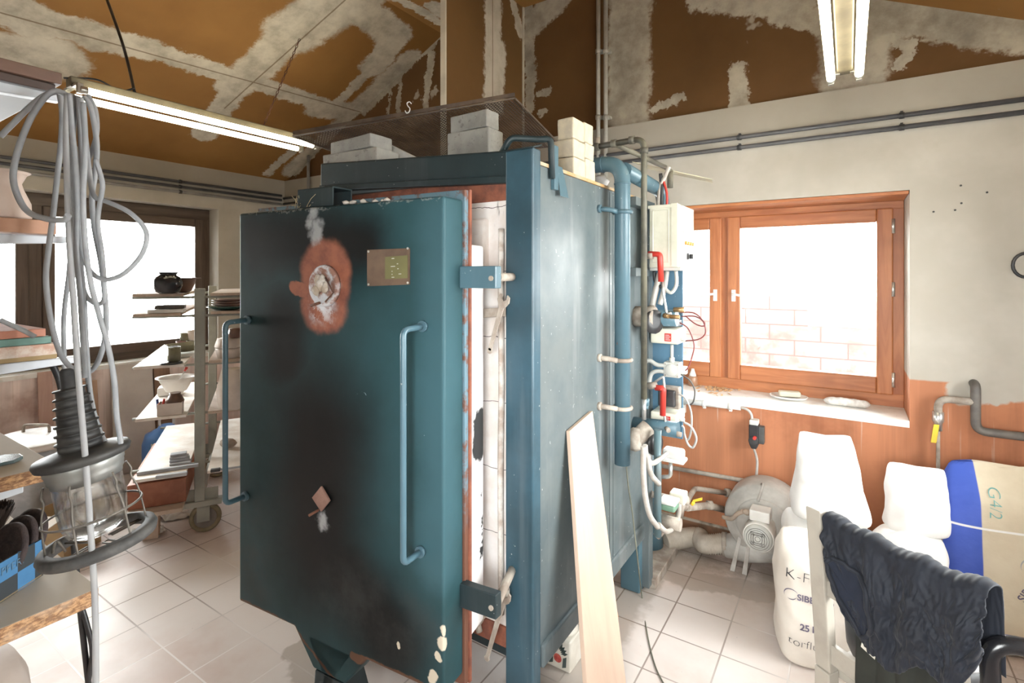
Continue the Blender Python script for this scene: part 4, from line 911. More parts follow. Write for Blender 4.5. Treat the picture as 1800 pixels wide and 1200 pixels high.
g = G(); a = atX(1078,1045,-.93); g.hexa([(-.95,2.18,.003),(-.90,2.20,.003),(-.90,2.30,.003),(-.95,2.28,.003),(-.985,2.19,.255),(-.955,2.21,.255),(-.955,2.28,.255),(-.985,2.27,.255)])
tag(g.done('wood_offcut', woodmat('orange_offcut', (.50,.24,.12), (.40,.17,.08), 1, 2)), 'orange wooden offcut standing under the kiln by the rear leg', 'wood')
def wrench(px, Y, label, jaw=True):
    pts = [atY(x, y, Y) for x, y in px]; t = thing('wrench', label, 'wrench', pts[-1], 'spanners left on the kiln clamps')
    g = G(); d = (pts[1]-pts[0]); s = d.cross(V((0,1,0))).normalized()*.010
    g.hexa([pts[0]-s+V((0,-.003,0)), pts[0]+s+V((0,-.003,0)), pts[0]+s+V((0,.003,0)), pts[0]-s+V((0,.003,0)), pts[1]-s*.7+V((0,-.003,0)), pts[1]+s*.7+V((0,-.003,0)), pts[1]+s*.7+V((0,.003,0)), pts[1]-s*.7+V((0,.003,0))])
    g.cyl(pts[1]+V((0,-.003,0)), pts[1]+V((0,.003,0)), .011, 14); g.done('shaft', m_dust, t, bevel=.0015)
    c = pts[0]; e = -(pts[1]-pts[0]).normalized(); f = e.cross(V((0,1,0)))
    g = G(); prof = [(-.014,-.012),(.014,-.012),(.024,.006),(.020,.026),(.009,.030),(.010,.012),(-.002,.006),(-.011,.014),(-.010,.030),(-.021,.024),(-.024,.006)]
    g.prism([c+f*x+e*y+V((0,-.0035,0)) for x, y in prof], (0,.007,0)); g.done('jaw', m_dust, t, bevel=.001)
wrench([(884,532),(861,616)], 1.425, 'dusty open-ended spanner hanging on the upper door clamp')
wrench([(886,1052),(856,1156)], 1.425, 'dusty spanner hanging on the lower door clamp')
g = G(); pts = [atX(1101,816,-.79), atX(1104,850,-.79), atX(1112,905,-.82), atX(1121,985,-.80)] + [atZ(1128,1045,.012), atZ(1137,1110,.004), atZ(1150,1165,.004), atZ(1166,1200,.004), atZ(1190,1240,.004)]
g.tube(spline(pts, 8), .0030, 6); tag(g.done('thin_cord', mat('olive_cord', (.20,.20,.15), (.13,.13,.10))), 'thin dark cord hanging from the kiln pipe onto the floor', 'cord')
# ================================================================ blower with corrugated hose
bc = V((-.375, 3.02, .295))
bl = thing('blower', 'grey radial fan blower on the floor under the window', 'blower', (bc.x, 3.1, 0))
m_bl = mat('blower_grey', (.54,.52,.48), (.40,.375,.34), rough=.6, scale=7)
g = G(); g.lathe([(.13,-.035),(.150,-.030),(.160,-.012),(.188,-.006),(.196,.004),(.196,.15),(.19,.16),(.05,.165)], bc, (0,1,0), 44); g.done('housing', m_bl, bl)
g = G(); g.lathe([(.001,-.045),(.125,-.045),(.132,-.038),(.134,-.02)], bc, (0,1,0), 36, cap=False); g.done('front_plate', m_bl, bl)
g = G(); g.lathe([(.070,-.20),(.072,-.19),(.072,-.12),(.064,-.11),(.064,-.04)], bc, (0,1,0), 28); g.done('motor', m_white, bl)
g = G(); g.lathe([(.001,-.216),(.058,-.216),(.066,-.205),(.067,-.196)], bc, (0,1,0), 28); mc = lab(g.done('fan_cover', m_grey, bl), 'ribbed grey fan cover')
g = G()
for i in range(5):
    r = .012+.010*i; g.tube([bc+V((r*math.cos(x),-.217,r*math.sin(x))) for x in [2*PI*j/22 for j in range(22)]], .0015, 5, closed=True)
for h in (.022,.032): 
    for (x0,x1,z0,z1) in ((-h,h,-h,-h+.004),(-h,h,h-.004,h),(-h,-h+.004,-h,h),(h-.004,h,-h,h)): g.box((bc.x+x0,bc.y-.2195,bc.z+z0),(bc.x+x1,bc.y-.216,bc.z+z1))
g.done('grille', mat('grille_dark', (.16,.15,.14), (.28,.27,.25)), mc)
g = G(); g.box((bc.x-.045,bc.y-.17,bc.z+.066),(bc.x+.048,bc.y-.08,bc.z+.118)); g.done('terminal_box', m_white, bl, bevel=.005)
g = G(); g.tube([bc+V((-.05,-.13,.085)), bc+V((-.065,-.13,.086)), bc+V((-.08,-.13,.085))], [.014,.016,.010], 10); g.tube(spline([bc+V((-.08,-.13,.085)), bc+V((-.11,-.12,.06)), bc+V((-.14,-.10,.02)), bc+V((-.19,-.06,.0))],5), .011, 10); lab(g.done('cable_sleeve', mat('beige_sleeve', (.50,.40,.31), (.38,.30,.24)), bl), 'beige cable sleeve')
g = G(); g.tube([bc+V((.05,.07,-.14)), bc+V((-.10,.06,-.19)), bc+V((-.20,.055,-.205))], [.085,.075,.062], 20); g.done('outlet', m_bl, bl)
for dx in (-.15, -.09, .10):
    g = G(); g.hexa([(bc.x+dx-.012,bc.y-.03,.002),(bc.x+dx+.012,bc.y-.03,.002),(bc.x+dx+.012,bc.y-.02,.002),(bc.x+dx-.012,bc.y-.02,.002),(bc.x+dx*.75-.008,bc.y-.012,.20),(bc.x+dx*.75+.008,bc.y-.012,.20),(bc.x+dx*.75+.008,bc.y-.004,.20),(bc.x+dx*.75-.008,bc.y-.004,.20)]); g.done('foot', m_hose, bl, bevel=.001)
hp = spline([atZ(1168,952,.062)+V((0,.0,0)), atZ(1200,946,.066), atZ(1228,944,.068), V((bc.x-.30,bc.y+.02,.085)), V((bc.x-.20,bc.y+.055,.10))], 22)
rr_ = [.049 + (.006 if i % 2 else -.002) for i in range(len(hp))]
g = G(); g.tube(hp, rr_, 18); g.done('hose', mat('hose_beige', (.60,.54,.46), (.44,.38,.31), rough=.7, scale=9), bl)
g = G(); g.cyl(V((bc.x-.19,bc.y+.055,.098)), V((bc.x-.215,bc.y+.052,.096)), .062, 18); g.done('hose_clamp', m_dust, bl)
# ================================================================ conduits and pipes on the walls
m_cond = mat('grey_conduit', (.34,.33,.31), (.22,.21,.20), rough=.5, scale=5)
m_condd = mat('dark_conduit', (.10,.10,.105), (.06,.06,.065), rough=.45, scale=5)
yc_ = YB-.022
for z, lb in ((2.400,'upper of the two conduit pipes along the top of the window wall'),(2.341,'lower of the two conduit pipes along the top of the window wall')):
    t = thing('conduit_pipe', lb, 'pipe', (-1.5,yc_,z), 'conduit pipes along the top of the walls')
    g = G(); g.cyl((XL+.02,yc_,z),(XR-.01,yc_,z),.0125,12); g.done('pipe', m_condd, t)
    for X in (atY(1585,206,yc_).x, atY(1300,240,yc_).x, -3.4):
        g = G(); g.cyl((X-.011,yc_,z),(X+.011,yc_,z),.0165,12); g.box((X-.006,yc_,z-.012),(X+.006,YB,z+.024)); g.done('clip', m_black, t)
xc_ = XL+.022
for z, lb in ((2.425,'highest of the three conduit pipes above the brown window'),(2.380,'middle one of the three conduit pipes above the brown window'),(2.335,'lowest of the three conduit pipes above the brown window')):
    t = thing('conduit_pipe', lb, 'pipe', (xc_,1.5,z), 'conduit pipes along the top of the walls')
    g = G(); g.cyl((xc_,YF+.02,z),(xc_,YB-.05,z),.0125,12); g.done('pipe', m_cond if z < 2.36 else m_condd, t)
    for Y in (atX(317,325,xc_).y, .95):
        g = G(); g.cyl((xc_,Y-.011,z),(xc_,Y+.011,z),.0165,12); g.box((XL,Y-.006,z-.010),(xc_,Y+.006,z+.018)); g.done('clip', m_black, t)
for px, lb in ((1054,'left one of two upright grey pipes on the gable'),(1067,'right one of two upright grey pipes on the gable')):
    X = atY(px,100,YB).x; t = thing('conduit_pipe', lb, 'pipe', (X,yc_,2.25), 'upright pipes on the gable')
    g = G(); g.cyl((X,yc_,2.25),(X,yc_,3.55),.0145,12); g.done('pipe', mat('gable_conduit', (.42,.40,.35), (.32,.30,.26), rough=.5), t)
    for py in (90, 206): z = atY(px,py,yc_).z; g = G(); g.cyl((X,yc_,z-.014),(X,yc_,z+.014),.019,12); g.box((X+.004,yc_,z-.008),(X+.03,YB+.015,z+.008)); g.done('clip', MATS['gable_conduit'], t)
g = G(); a = atY(542,262,3.24); g.cyl((a.x,3.24,2.05),(a.x,3.24,a.z),.015,12); tag(g.done('conduit_pipe', m_cond), 'short upright pipe in the far corner behind the kiln', 'pipe')
# white conduit, switch and cable
t = thing('white_conduit', 'white cable conduit running below the timber window', 'pipe', atY(1250,710,YB-.02))
g = G(); g.cyl(atY(1202,705,YB-.02), atY(1302,716,YB-.02), .0165, 12); g.done('pipe', m_white, t)
g = G(); g.tube(spline([atY(1302,716,YB-.02), atY(1314,720,YB-.02), atY(1321,729,YB-.02), atY(1322,742,YB-.03)], 5), .0075, 8); g.done('cable', m_hose, t)
for px in (1238, 1284): q = atY(px, 705+(px-1202)*.11, YB-.02); g = G(); g.cyl(q-V((.010,0,-.001)), q+V((.010,0,-.001)), .021, 12); g.box((q.x-.008,q.y,q.z-.03),(q.x+.008,YB,q.z+.02)); g.done('clip', m_white, t)
q = atY(1202,704,YB-.02); g = G(); g.box((q.x-.05,YB-.05,q.z-.075),(q.x+.01,YB,q.z-.02)); g.done('socket', m_grey, t, bevel=.003)
t = thing('motor_switch', 'black motor switch with red button on the brown dado', 'switch', atY(1328,785,YB-.03))
YQ = YB-.07
g = G(); a, b = ybox(g, 1316, 746, 1333, 782, YQ, .07); g.prism([(a.x,YQ,b.z),(b.x,YQ,b.z),(b.x-.012,YQ+.01,b.z-.03),(a.x+.012,YQ+.01,b.z-.03)], (0,.05,0)); g.done('body', m_black, t, bevel=.005)
g = G(); g.box((a.x+.002,YQ+.002,a.z-.002),(b.x-.002,YQ+.066,a.z+.026)); g.done('top_cover', m_grey, t, bevel=.006)
g = G(); g.box((b.x-.001,YQ+.005,b.z+.005),(b.x+.028,YQ+.05,a.z-.006)); g.done('side_cover', mat('worn_black', (.10,.10,.095), (.04,.04,.04)), t, bevel=.004)
g = G(); g.lathe([(.013,0),(.012,.006),(.008,.009)], ((a.x+b.x)/2+.006,YQ,(a.z+b.z)/2-.018), (0,-1,0), 14); lab(g.done('stop_button', m_red, t), 'red stop button')
g = G(); g.cyl(((a.x+b.x)/2,YQ+.002,b.z+.02),((a.x+b.x)/2,YQ-.008,b.z+.02),.026,16); g.done('rotary_knob', m_black, t, bevel=.003)
g = G(); g.tube(spline([atY(1325,788,YB-.04), atY(1331,810,YB-.03), atY(1329,845,YB-.04), atY(1329,862,YB-.06), bc+V((.0,-.03,.21)), bc+V((-.02,-.06,.125))], 6), .007, 8); g.done('cable', m_hose, t)
g = G(); g.cyl(atY(1160,818,YB-.02), atY(1400,861,YB-.02), .013, 12); tag(g.done('wall_pipe', m_dust), 'thin dusty pipe along the dado above the blower', 'pipe')
# gas tap at the right
t = thing('gas_tap_pipe', 'black bent gas pipe with yellow tap on the wall', 'pipe', atY(1715,757,YB-.05)); Yp = YB-.045
g = G(); c = atY(1715,757,Yp); zz = atY(1715,757,Yp).z; g.tube(bend([V((c.x,YB-.001,atY(1713,676,Yp).z)), V((c.x,Yp,atY(1713,678,Yp).z)), V((c.x,Yp,zz)), V((XR-.02,Yp,zz-.0))], .045, 6), .0195, 14); g.done('pipe', mat('gas_black', (.11,.10,.09), (.19,.17,.15), rough=.5, scale=7), t)
g = G(); z2 = atY(1690,704,Yp).z; xl = atY(1649,730,Yp).x; g.tube(bend([V((c.x,Yp,z2)), V((xl,Yp,z2)), V((xl,Yp,z2-.10))], .045, 6), .0165, 14); g.done('branch', m_dust, t)
g = G(); g.tube([V((xl,Yp,z2-.065)), V((xl,Yp,z2-.11)), V((xl,Yp,z2-.12)), V((xl,Yp,z2-.155))], [.023,.023,.017,.017], 8); g.done('tap_body', m_chrome, t)
g = G(); q = atY(1644,762,Yp-.03); g.hexa([q+V((x,y,z)) for x, y, z in ((-.018,-.004,-.045),(.004,-.004,-.045),(.004,.004,-.045),(-.018,.004,-.045),(-.006,-.004,.045),(.016,-.004,.045),(.016,.004,.045),(-.006,.004,.045))]); lab(g.done('lever', MATS['yellow_plastic'], t, bevel=.003), 'yellow tap lever')
g = G(); g.cyl(V((xl,Yp,z2-.15)), V((xl,Yp,.35)), .008, 10); g.done('thin_pipe', m_dust, t)
g = G(); q = atY(1804,466,YB-.02); g.tube([q+V((.045*math.cos(x),0,.055*math.sin(x))) for x in [2*PI*i/20 for i in range(20)]], .007, 8, closed=True); tag(g.done('cable_loop', m_black), 'dark cable loop hanging on the wall at the photo edge', 'cable')
for i, (x, y) in enumerate(((1689,326),(1690,357),(1679,369),(1641,372),(1735,338))):
    g = G(); q = atY(x, y, YB); g.lathe([(.005,0),(.004,.006)], q, (0,-1,0), 8); tag(g.done('screw', m_black), ['dark screw head highest of the four beside the window corner','dark screw head just below the highest one','dark screw head lowest in the cluster by the window','dark screw head closest to the window corner','lone screw head away from the cluster'][i], 'screw', 'screws left in the wall')
# ================================================================ things on the sill
sz = BW['z0']+.0045
dish = thing('soap_dish', 'small white dish with a cream soap bar on the window sill', 'dish', atZ(1387,698,sz))
c = atZ(1387,698,sz); c.y = min(c.y, YB+.20)
g = G(); g.lathe([(.05,0),(.075,.006),(.082,.018),(.078,.018),(.07,.010),(.0,.008)], c, (0,0,1), 24, sx=1.25); g.done('dish', m_white, dish)
g = G(); g.cbox(c+V((.005,.0,.028)), (.115,.05,.032), rot('Z',14)); lab(g.done('soap', mat('soap', (.68,.64,.50), (.55,.52,.42), rough=.5), dish, bevel=.008, seg=3), 'cream soap bar')
c = atZ(1488,712,sz); c.y = min(c.y, YB+.17)
g = G(); g.sheet(lambda u, v: c + V(((u-.5)*.225, math.cos(2*PI*v)*.034*(1-abs(2*u-1)**8), .022+math.sin(2*PI*v)*.022*(1-abs(2*u-1)**8)+.006*noise.noise(V((u*9,v*3,1))))), 26, 14); tag(g.done('sponge_roll', mat('grey_sponge', (.74,.73,.70), (.52,.48,.44), rough=.9, scale=22, bump=.4)), 'long white sponge lying on the sill right of the soap dish', 'sponge')
b_ = atZ(1220,676,sz); b_.y = YB+.255
t = thing('glue_bottle', 'small brown bottle with white nozzle on the sill by the control plate', 'bottle', b_)
g = G(); g.lathe([(.028,0),(.030,.004),(.030,.055),(.024,.064)], b_, (0,0,1), 18); g.done('body', mat('bottle_brown', (.40,.22,.13), (.32,.17,.10), rough=.3), t)
g = G(); g.lathe([(.022,.064),(.020,.078),(.012,.10),(.010,.112)], b_, (0,0,1), 16); g.done('nozzle', m_white, t)
g = G(); random.seed(9)
for i in range(60):
    q = atZ(random.gauss(1264,16), 685+random.gauss(0,4), sz); q.y = min(max(q.y, YB+.03), YB+.27); a = random.uniform(0,PI); d = V((math.cos(a),math.sin(a),.2))*random.uniform(.008,.022); s = V((-math.sin(a),math.cos(a),.3))*.006
    g.poly([q-d+V((0,0,.003)), q+s+V((0,0,.008)), q+d+V((0,0,.005)), q-s+V((0,0,.002))])
tag(g.done('dry_leaves', mat('dry_leaf', (.45,.24,.11), (.55,.36,.2), scale=60)), 'dry curled leaves scattered on the window sill', 'leaves', kind='stuff')
# ================================================================ sacks
def sack(name, label, base, w, d, h, rz, m_, seed, lean=(0,0), group=None, taper=.72, ears=.02, bulge=.05, flat=.06, flare=0.0):
    g = G(); nu, nv = 44, 26; sd = V((seed*7.3, seed*1.9, seed*3.3))
    rings = []
    for j in range(nv+1):
        v = j/nv
        wx = w/2*(1 + bulge*math.sin(PI*v) + flare*(1-v)) * (1 - .10*max(0,(v-.8)/.2)**2) * (.90+.10*min(1,v/.08))
        dy = d/2*(1 + bulge*2*math.sin(PI*min(1,v*1.1))) * (.86+.14*min(1,v/.10))
        if v > taper: q = (v-taper)/(1-taper); dy = dy*((1-q)**.75*(1-flat)+flat)
        ring = []
        for i in range(nu):
            a = 2*PI*i/nu; ca, sa = math.cos(a), math.sin(a); ex = .5 if v < taper else .5+.5*(v-taper)/(1-taper)
            x = wx*math.copysign(abs(ca)**ex, ca); y = dy*math.copysign(abs(sa)**.62, sa); z = h*v
            z += ears*max(0,(v-.75)/.25)*(abs(ca)**4) + .012*max(0,(v-.8)/.2)*math.sin(ca*6+seed)
            p = V((x,y,z)); nn = noise.noise_vector(p*6.5+sd)*.016 + noise.noise_vector(p*19+sd)*.006
            cr = abs(noise.noise(V((x*9, y*9, z*5))+sd)); k_ = min(1, v*6)
            p += V((nn.x*k_, nn.y*k_, nn.z*k_*(v > .1))) + V((0, math.copysign(1,sa)*(-.010)*cr*k_, 0))
            p.x += lean[0]*v*h; p.y += lean[1]*v*h
            ring.append(g.bm.verts.new(p))
        rings.append(ring)
    for a, b in zip(rings, rings[1:]):
        for i in range(nu): g.face([a[i], a[(i+1) % nu], b[(i+1) % nu], b[i]], True)
    g.face(rings[0][::-1]); g.face(rings[-1])
    root = thing(name, label, 'sack', base, group)
    root.rotation_euler = (0,0,math.radians(rz))
    bm = g.bm; bmesh.ops.recalc_face_normals(bm, faces=bm.faces)
    me = bpy.data.meshes.new('bag'); bm.to_mesh(me); bm.free(); me.materials.append(m_)
    o = bpy.data.objects.new('bag', me); COL.objects.link(o); o.parent = root
    md = o.modifiers.new('sub', 'SUBSURF'); md.levels = 1; md.render_levels = 1
    tree = BVHTree.FromPolygons([v.co for v in me.vertices], [tuple(p.vertices) for p in me.polygons])
    return root, o, tree
def sack_text(o, tree, s, size, x, z, ang, m_, name='print', bold=0, off=.004):
    a = math.radians(ang); right = V((math.cos(a),0,math.sin(a))); up = V((-math.sin(a),0,math.cos(a)))
    g = text_mesh(s, size, V((x,-.3,z)), right, up, target=tree, off=off, bold=bold)
    me = bpy.data.meshes.new(name); g.bm.to_mesh(me); g.bm.free(); me.materials.append(m_)
    t = bpy.data.objects.new(name, me); COL.objects.link(t); t.parent = o; return t
m_sackw = mat('white_sack', (.90,.895,.88), (.83,.82,.80), rough=.65, scale=5, bump=.15, bscale=60)
m_sackc = mat('cream_sack', (.78,.73,.66), (.68,.62,.55), rough=.75, scale=4, bump=.15, bscale=50)
m_ink = mat('black_ink', (.03,.03,.035), (.06,.06,.065), rough=.7); m_inkg = mat('grey_ink', (.32,.32,.34), (.40,.40,.42), rough=.7); m_inkb = mat('dark_violet_ink', (.12,.10,.16), (.18,.16,.22)); m_inkt = mat('teal_ink', (.12,.35,.33), (.18,.42,.40))
SG = 'material sacks heaped below the timber window'
r, o, tr_ = sack('paper_sack', 'standing cream sack with handwritten letters beside the chair', atZ(1449,1158,0), .36, .21, .525, 17, m_sackc, 1, group=SG, ears=.01, taper=.78)
sack_text(o, tr_, 'K-Fe', .060, -.168, .365, -3, m_ink, bold=-.0015); sack_text(o, tr_, 'SIBELCO', .034, -.125, .285, -2, m_inkb, bold=.001)
sack_text(o, tr_, '25 kg', .034, -.118, .175, -2, m_inkb, bold=.001); sack_text(o, tr_, 'torflux LI', .048, -.158, .105, -3, m_ink, bold=-.001)
def roundel(o, tree, x, z, r_, m_):
    g = G(); n = 20
    for a0, a1, ra in ((.3, 3.6, r_), (3.9, 6.0, r_*.8)):
        pts = []
        for i in range(n+1):
            a = a0+(a1-a0)*i/n; wv = r_*.16*math.sin(PI*i/n)
            pts.append((x+ra*math.cos(a), z+ra*math.sin(a), x+(ra-wv)*math.cos(a), z+(ra-wv)*math.sin(a)))
        vv = []
        for p in pts:
            q = []
            for (X, Z) in ((p[0],p[1]),(p[2],p[3])):
                h_ = tree.ray_cast(V((X,-.5,Z)), V((0,1,0))); q.append(g.bm.verts.new((h_[0] + V((0,-.004,0))) if h_[0] else V((X,-.1,Z))))
            vv.append(q)
        for a, b in zip(vv, vv[1:]): g.face([a[0], b[0], b[1], a[1]])
    me = bpy.data.meshes.new('emblem'); g.bm.to_mesh(me); g.bm.free(); me.materials.append(m_); t = bpy.data.objects.new('emblem', me); COL.objects.link(t); t.parent = o
roundel(o, tr_, -.145, .30, .024, m_inkb)
sack('plastic_sack', 'white sack standing below the tall one, behind the lettered sack', (-.09,2.80,0), .34, .22, .50, 12, m_sackw, 2, group=SG, taper=.85, flat=.4, ears=0)
A_ = atD(1452,983,2.34); sack('plastic_sack', 'tall white sack standing highest in the heap, left of the others', (A_.x+.015,2.78,.485), .225, .19, .365, 10, m_sackw, 3, group=SG, lean=(-.06,.02), taper=.5, ears=.025, flare=.45, bulge=.0)
sack('plastic_sack', 'white sack lying low behind the chair back', (.225,2.86,0), .27, .22, .47, 14, m_sackw, 4, group=SG, taper=.85, flat=.4, ears=0)
sack('plastic_sack', 'white sack standing beside the blue-striped bag, second highest', (.250,2.93,.455), .21, .17, .285, 16, m_sackw, 5, group=SG, lean=(.02,.0), taper=.5, ears=.025, flare=.15, bulge=.0)
# big paper sack with blue stripe
k = N('striped_paper'); o_ = k.obj(); xyz = k.sep(o_); n = k.noise(o_, 4, 5, .6)
c = k.mix(k.ramp(n, .3, .7), c4((.70,.62,.47)), c4((.60,.51,.37)))
xw_ = k.math('ADD', xyz[0], k.math('MULTIPLY', xyz[2], 0.0))
blue = k.math('MULTIPLY', k.ramp(xw_, -.205, -.200), k.ramp(xw_, -.072, -.077))
blue = k.math('MULTIPLY', blue, k.ramp(xyz[2], .10, .104))
ln = k.math('MULTIPLY', k.ramp(xyz[2], .500, .503), k.ramp(xyz[2], .512, .509))
c = k.mix(blue, c, k.mix(k.ramp(n, .35, .65), c4((.045,.10,.48)), c4((.07,.13,.55))))
c = k.mix(k.math('MULTIPLY', ln, k.ramp(xw_, -.205, -.200)), c, c4((.85,.84,.82)))
c = k.mix(k.ramp(xyz[2], .02, .16, .7, 0.0), c, k.mix(n, c4((.30,.21,.13)), c4((.62,.50,.34))))
k.bsdf(c, .7, bump=k.noise(o_, 22, 4, .6), bstr=.3, bdist=.006)
q = atZ(1742,1092,0)
r, o, tr_ = sack('paper_sack', 'big paper sack with a broad blue stripe leaning at the wall', (q.x, 3.02, 0), .50, .17, .765, 8, k.m, 6, group=SG, lean=(.11,.10), taper=.80, ears=.0, bulge=.02)
sack_text(o, tr_, 'SIBELCO', .050, .085, .66, -96, m_inkb, bold=.0006); sack_text(o, tr_, 'SIBELCO', .042, .055, .235, 62, m_inkb, bold=.0006); sack_text(o, tr_, 'G4/2', .062, -.045, .68, -92, m_inkt, bold=-.001)
roundel(o, tr_, .085, .38, .040, m_inkg)
# ================================================================ chair with clothes
m_chair = mat('chair_white', (.40,.365,.31), (.33,.295,.25), rough=.45, scale=6, lo=.5, hi=.75)
Fp, Np = V((-.07,1.75,0)), V((.25,1.53,0)); cr = (Np-Fp).normalized(); Np = Fp+cr*.335; cn = V((-cr.y,cr.x,0))  # cn points to the seat side (away from camera)
if cn.y < 0: cn = -cn
ch = thing('wooden_chair', 'white wooden chair seen from behind with clothes over its back', 'chair', (Fp+Np)/2 + cn*.18)
def bar2(p, q, a, b, w, h):
    """rectangular bar from p to q, half-widths along vectors a, b"""
    a = V(a)*w/2; b = V(b)*h/2
    return [p-a-b, p+a-b, p+a+b, p-a+b, q-a-b, q+a-b, q+a+b, q-a+b]
for P0 in (Fp, Np):
    g = G(); g.hexa(bar2(P0+cn*.035+V((0,0,.002)), P0+cn*.03+V((0,0,.45)), cr, cn, .046, .044)); g.hexa(bar2(P0+cn*.03+V((0,0,.45)), P0-cn*.012+V((0,0,.925 if P0 is Fp else .80)), cr, cn, .046, .034)); g.done('back_post', m_chair, ch, bevel=.004)
for P0 in (Fp+cn*.40, Np+cn*.40):
    g = G(); g.hexa(bar2(P0+V((0,0,.002)), P0+V((0,0,.42)), cr, cn, .036, .036)); g.done('front_leg', m_chair, ch, bevel=.004)
for z, hh, sh in ((.84,.07,.0),(.70,.045,.012),(.505,.055,.028)):
    g = G(); g.hexa(bar2(Fp+cn*sh+V((0,0,z)), Np+cn*sh+V((0,0,z)), cn, (0,0,1), .020, hh)); g.done('back_rail', m_chair, ch, bevel=.003)
g = G(); g.prism([Fp+cn*.06-cr*.02+V((0,0,.42)), Np+cn*.06+cr*.02+V((0,0,.42)), Np+cn*.43+cr*.03+V((0,0,.42)), Fp+cn*.43-cr*.03+V((0,0,.42))], (0,0,.03)); g.done('seat', m_chair, ch, bevel=.006)
for a, b in ((Fp, Fp+cn*.40), (Np, Np+cn*.40)):
    g = G(); g.hexa(bar2(a+cn*.03+V((0,0,.20)), b+V((0,0,.20)), cr, (0,0,1), .018, .03)); g.done('side_stretcher', m_chair, ch, bevel=.003)
# T-shirt
L_ = (Np-Fp).length
k = N('navy_jersey'); o_ = k.obj(); n = k.noise(k.map(o_, (30,30,8)), 1, 4, .6)
k.bsdf(k.mix(k.ramp(n, .3, .7), c4((.0042,.0058,.0115)), c4((.008,.011,.020))), .75, bump=k.noise(o_, 320, 2, .5), bstr=.15, bdist=.001, Sheen_Weight=.06); m_navy = k.m
def shirt(u, v):
    # u along the rail, v: 0 = front hem (camera side), ~.72 = over the rail, 1 = rear hem
    s = .030 + u*(L_+.045); fr = .70
    drop = (.17 + .50*u if u < .25 else .295 - .13*(u-.25)) + .012*math.sin(u*17)
    if u > .90: drop -= .07*((u-.90)/.10)**2
    base = Fp + cr*s; z0 = .905 - .012*math.sin(u*PI)+.005*math.sin(u*21+1)*(.4+u)+.004*noise.noise(V((u*26,1,2)))
    fold = .008*math.sin(u*23+2.2*noise.noise(V((u*4,v*3,0))))+.016*noise.noise(V((u*7,v*5,3)))
    fold += .007*(1-abs(noise.noise(V((u*16+v*5,v*7-u*4,5))))*2) + .004*(1-abs(noise.noise(V((u*34-v*9,v*12+u*6,9))))*2)
    if v < fr:
        q = 1-v/fr; off = -cn*(.029+.012*math.sin(q*PI)+.018*q) - cn*fold*min(1,q*2.2+.15); z = z0 - drop*q; s2 = cr*(.055*q*(1-u)*(1-u)+ .010*noise.noise(V((u*5,q*6,7))))
        return base + off + s2 + V((0,0,z)) + cn*(.905-z)*.07
    q = (v-fr)/(1-fr); a = min(1, q/.35)
    off = -cn*.029*math.cos(a*PI) + cn*(fold*.5*a); z = z0 + .018*math.sin(a*PI) - max(0,q-.35)*.30
    return base + off + V((0,0,z)) + cn*(.9-z)*.07
ts = thing('t_shirt', 'dark navy T-shirt hung over the white chair back', 't-shirt', (Fp+Np)/2+V((0,0,.6)))
g = G(); g.sheet(shirt, 190, 110); g.done('shirt_body', m_navy, ts, solid=.003)
def on_sh(u, v, o=.008): return shirt(u, v) - cn*o
lp = [(.20+.16*math.cos(x), .30+.21*math.sin(x)) for x in [2*PI*i/40 for i in range(40)]]
g = G(); g.tube([on_sh(u+.08*(.3-v), v, .006) for u, v in lp], .0065, 8, closed=True); lab(g.done('collar', m_navy, ts), 'ribbed round collar')
g = G(); c0 = g.bm.verts.new(on_sh(.20,.30,.005)); ring_ = [g.bm.verts.new(on_sh(u+.08*(.3-v), v, .005)) for u, v in lp]
for i in range(40): g.face([c0, ring_[i], ring_[(i+1) % 40]], True)
lab(g.done('neck_opening', mat('navy_inside', (.007,.010,.020), (.012,.016,.03), rough=.9), ts), 'dark inside seen through the neck opening')
g = G(); q = shirt(.20,.02); g.prism([q+V((0,0,.01)), q+cr*.035+V((0,0,.0)), q+cr*.03+V((0,0,-.03)), q-cr*.006+V((0,0,-.02))], cn*.001); lab(g.done('care_label', mat('label_beige', (.62,.58,.50)), ts), 'beige care label')
# trousers hanging below
def trou(u, v):
    s = .10 + u*(L_-.09); z = .70 - v*.52
    fold = .020*math.sin(u*15+v*1.5)+.014*noise.noise(V((u*8,v*4,9)))
    return Fp + cr*(s + .02*v*math.sin(u*5)) - cn*(.004+.010*v) - cn*abs(fold)*min(.8,.1+v) + cn*(.9-z)*.06 + V((0,0,z))
g = G(); g.sheet(trou, 70, 30); tag(g.done('trousers', mat('olive_cloth', (.012,.014,.011), (.022,.023,.017), rough=.85, scale=9), solid=.004), 'dark olive trousers hanging below the T-shirt on the chair', 'trousers')
c = Fp + cr*.12 + cn*.235
bw = thing('black_bowl', 'round black bowl with pale rim on the chair seat', 'bowl', c+V((0,0,.452)))
g = G(); g.lathe([(.12,.452),(.15,.46),(.168,.50),(.174,.595),(.166,.595),(.160,.50),(.14,.47),(.0,.466)], c, (0,0,1), 40); g.done('body', m_black, bw)
g = G(); g.tube([c+V((.171*math.cos(x),.171*math.sin(x),.598)) for x in [2*PI*i/40 for i in range(40)]], .008, 8, closed=True); lab(g.done('rim', mat('pale_rim', (.62,.63,.65), (.5,.5,.52), rough=.3), bw), 'pale glossy rim')
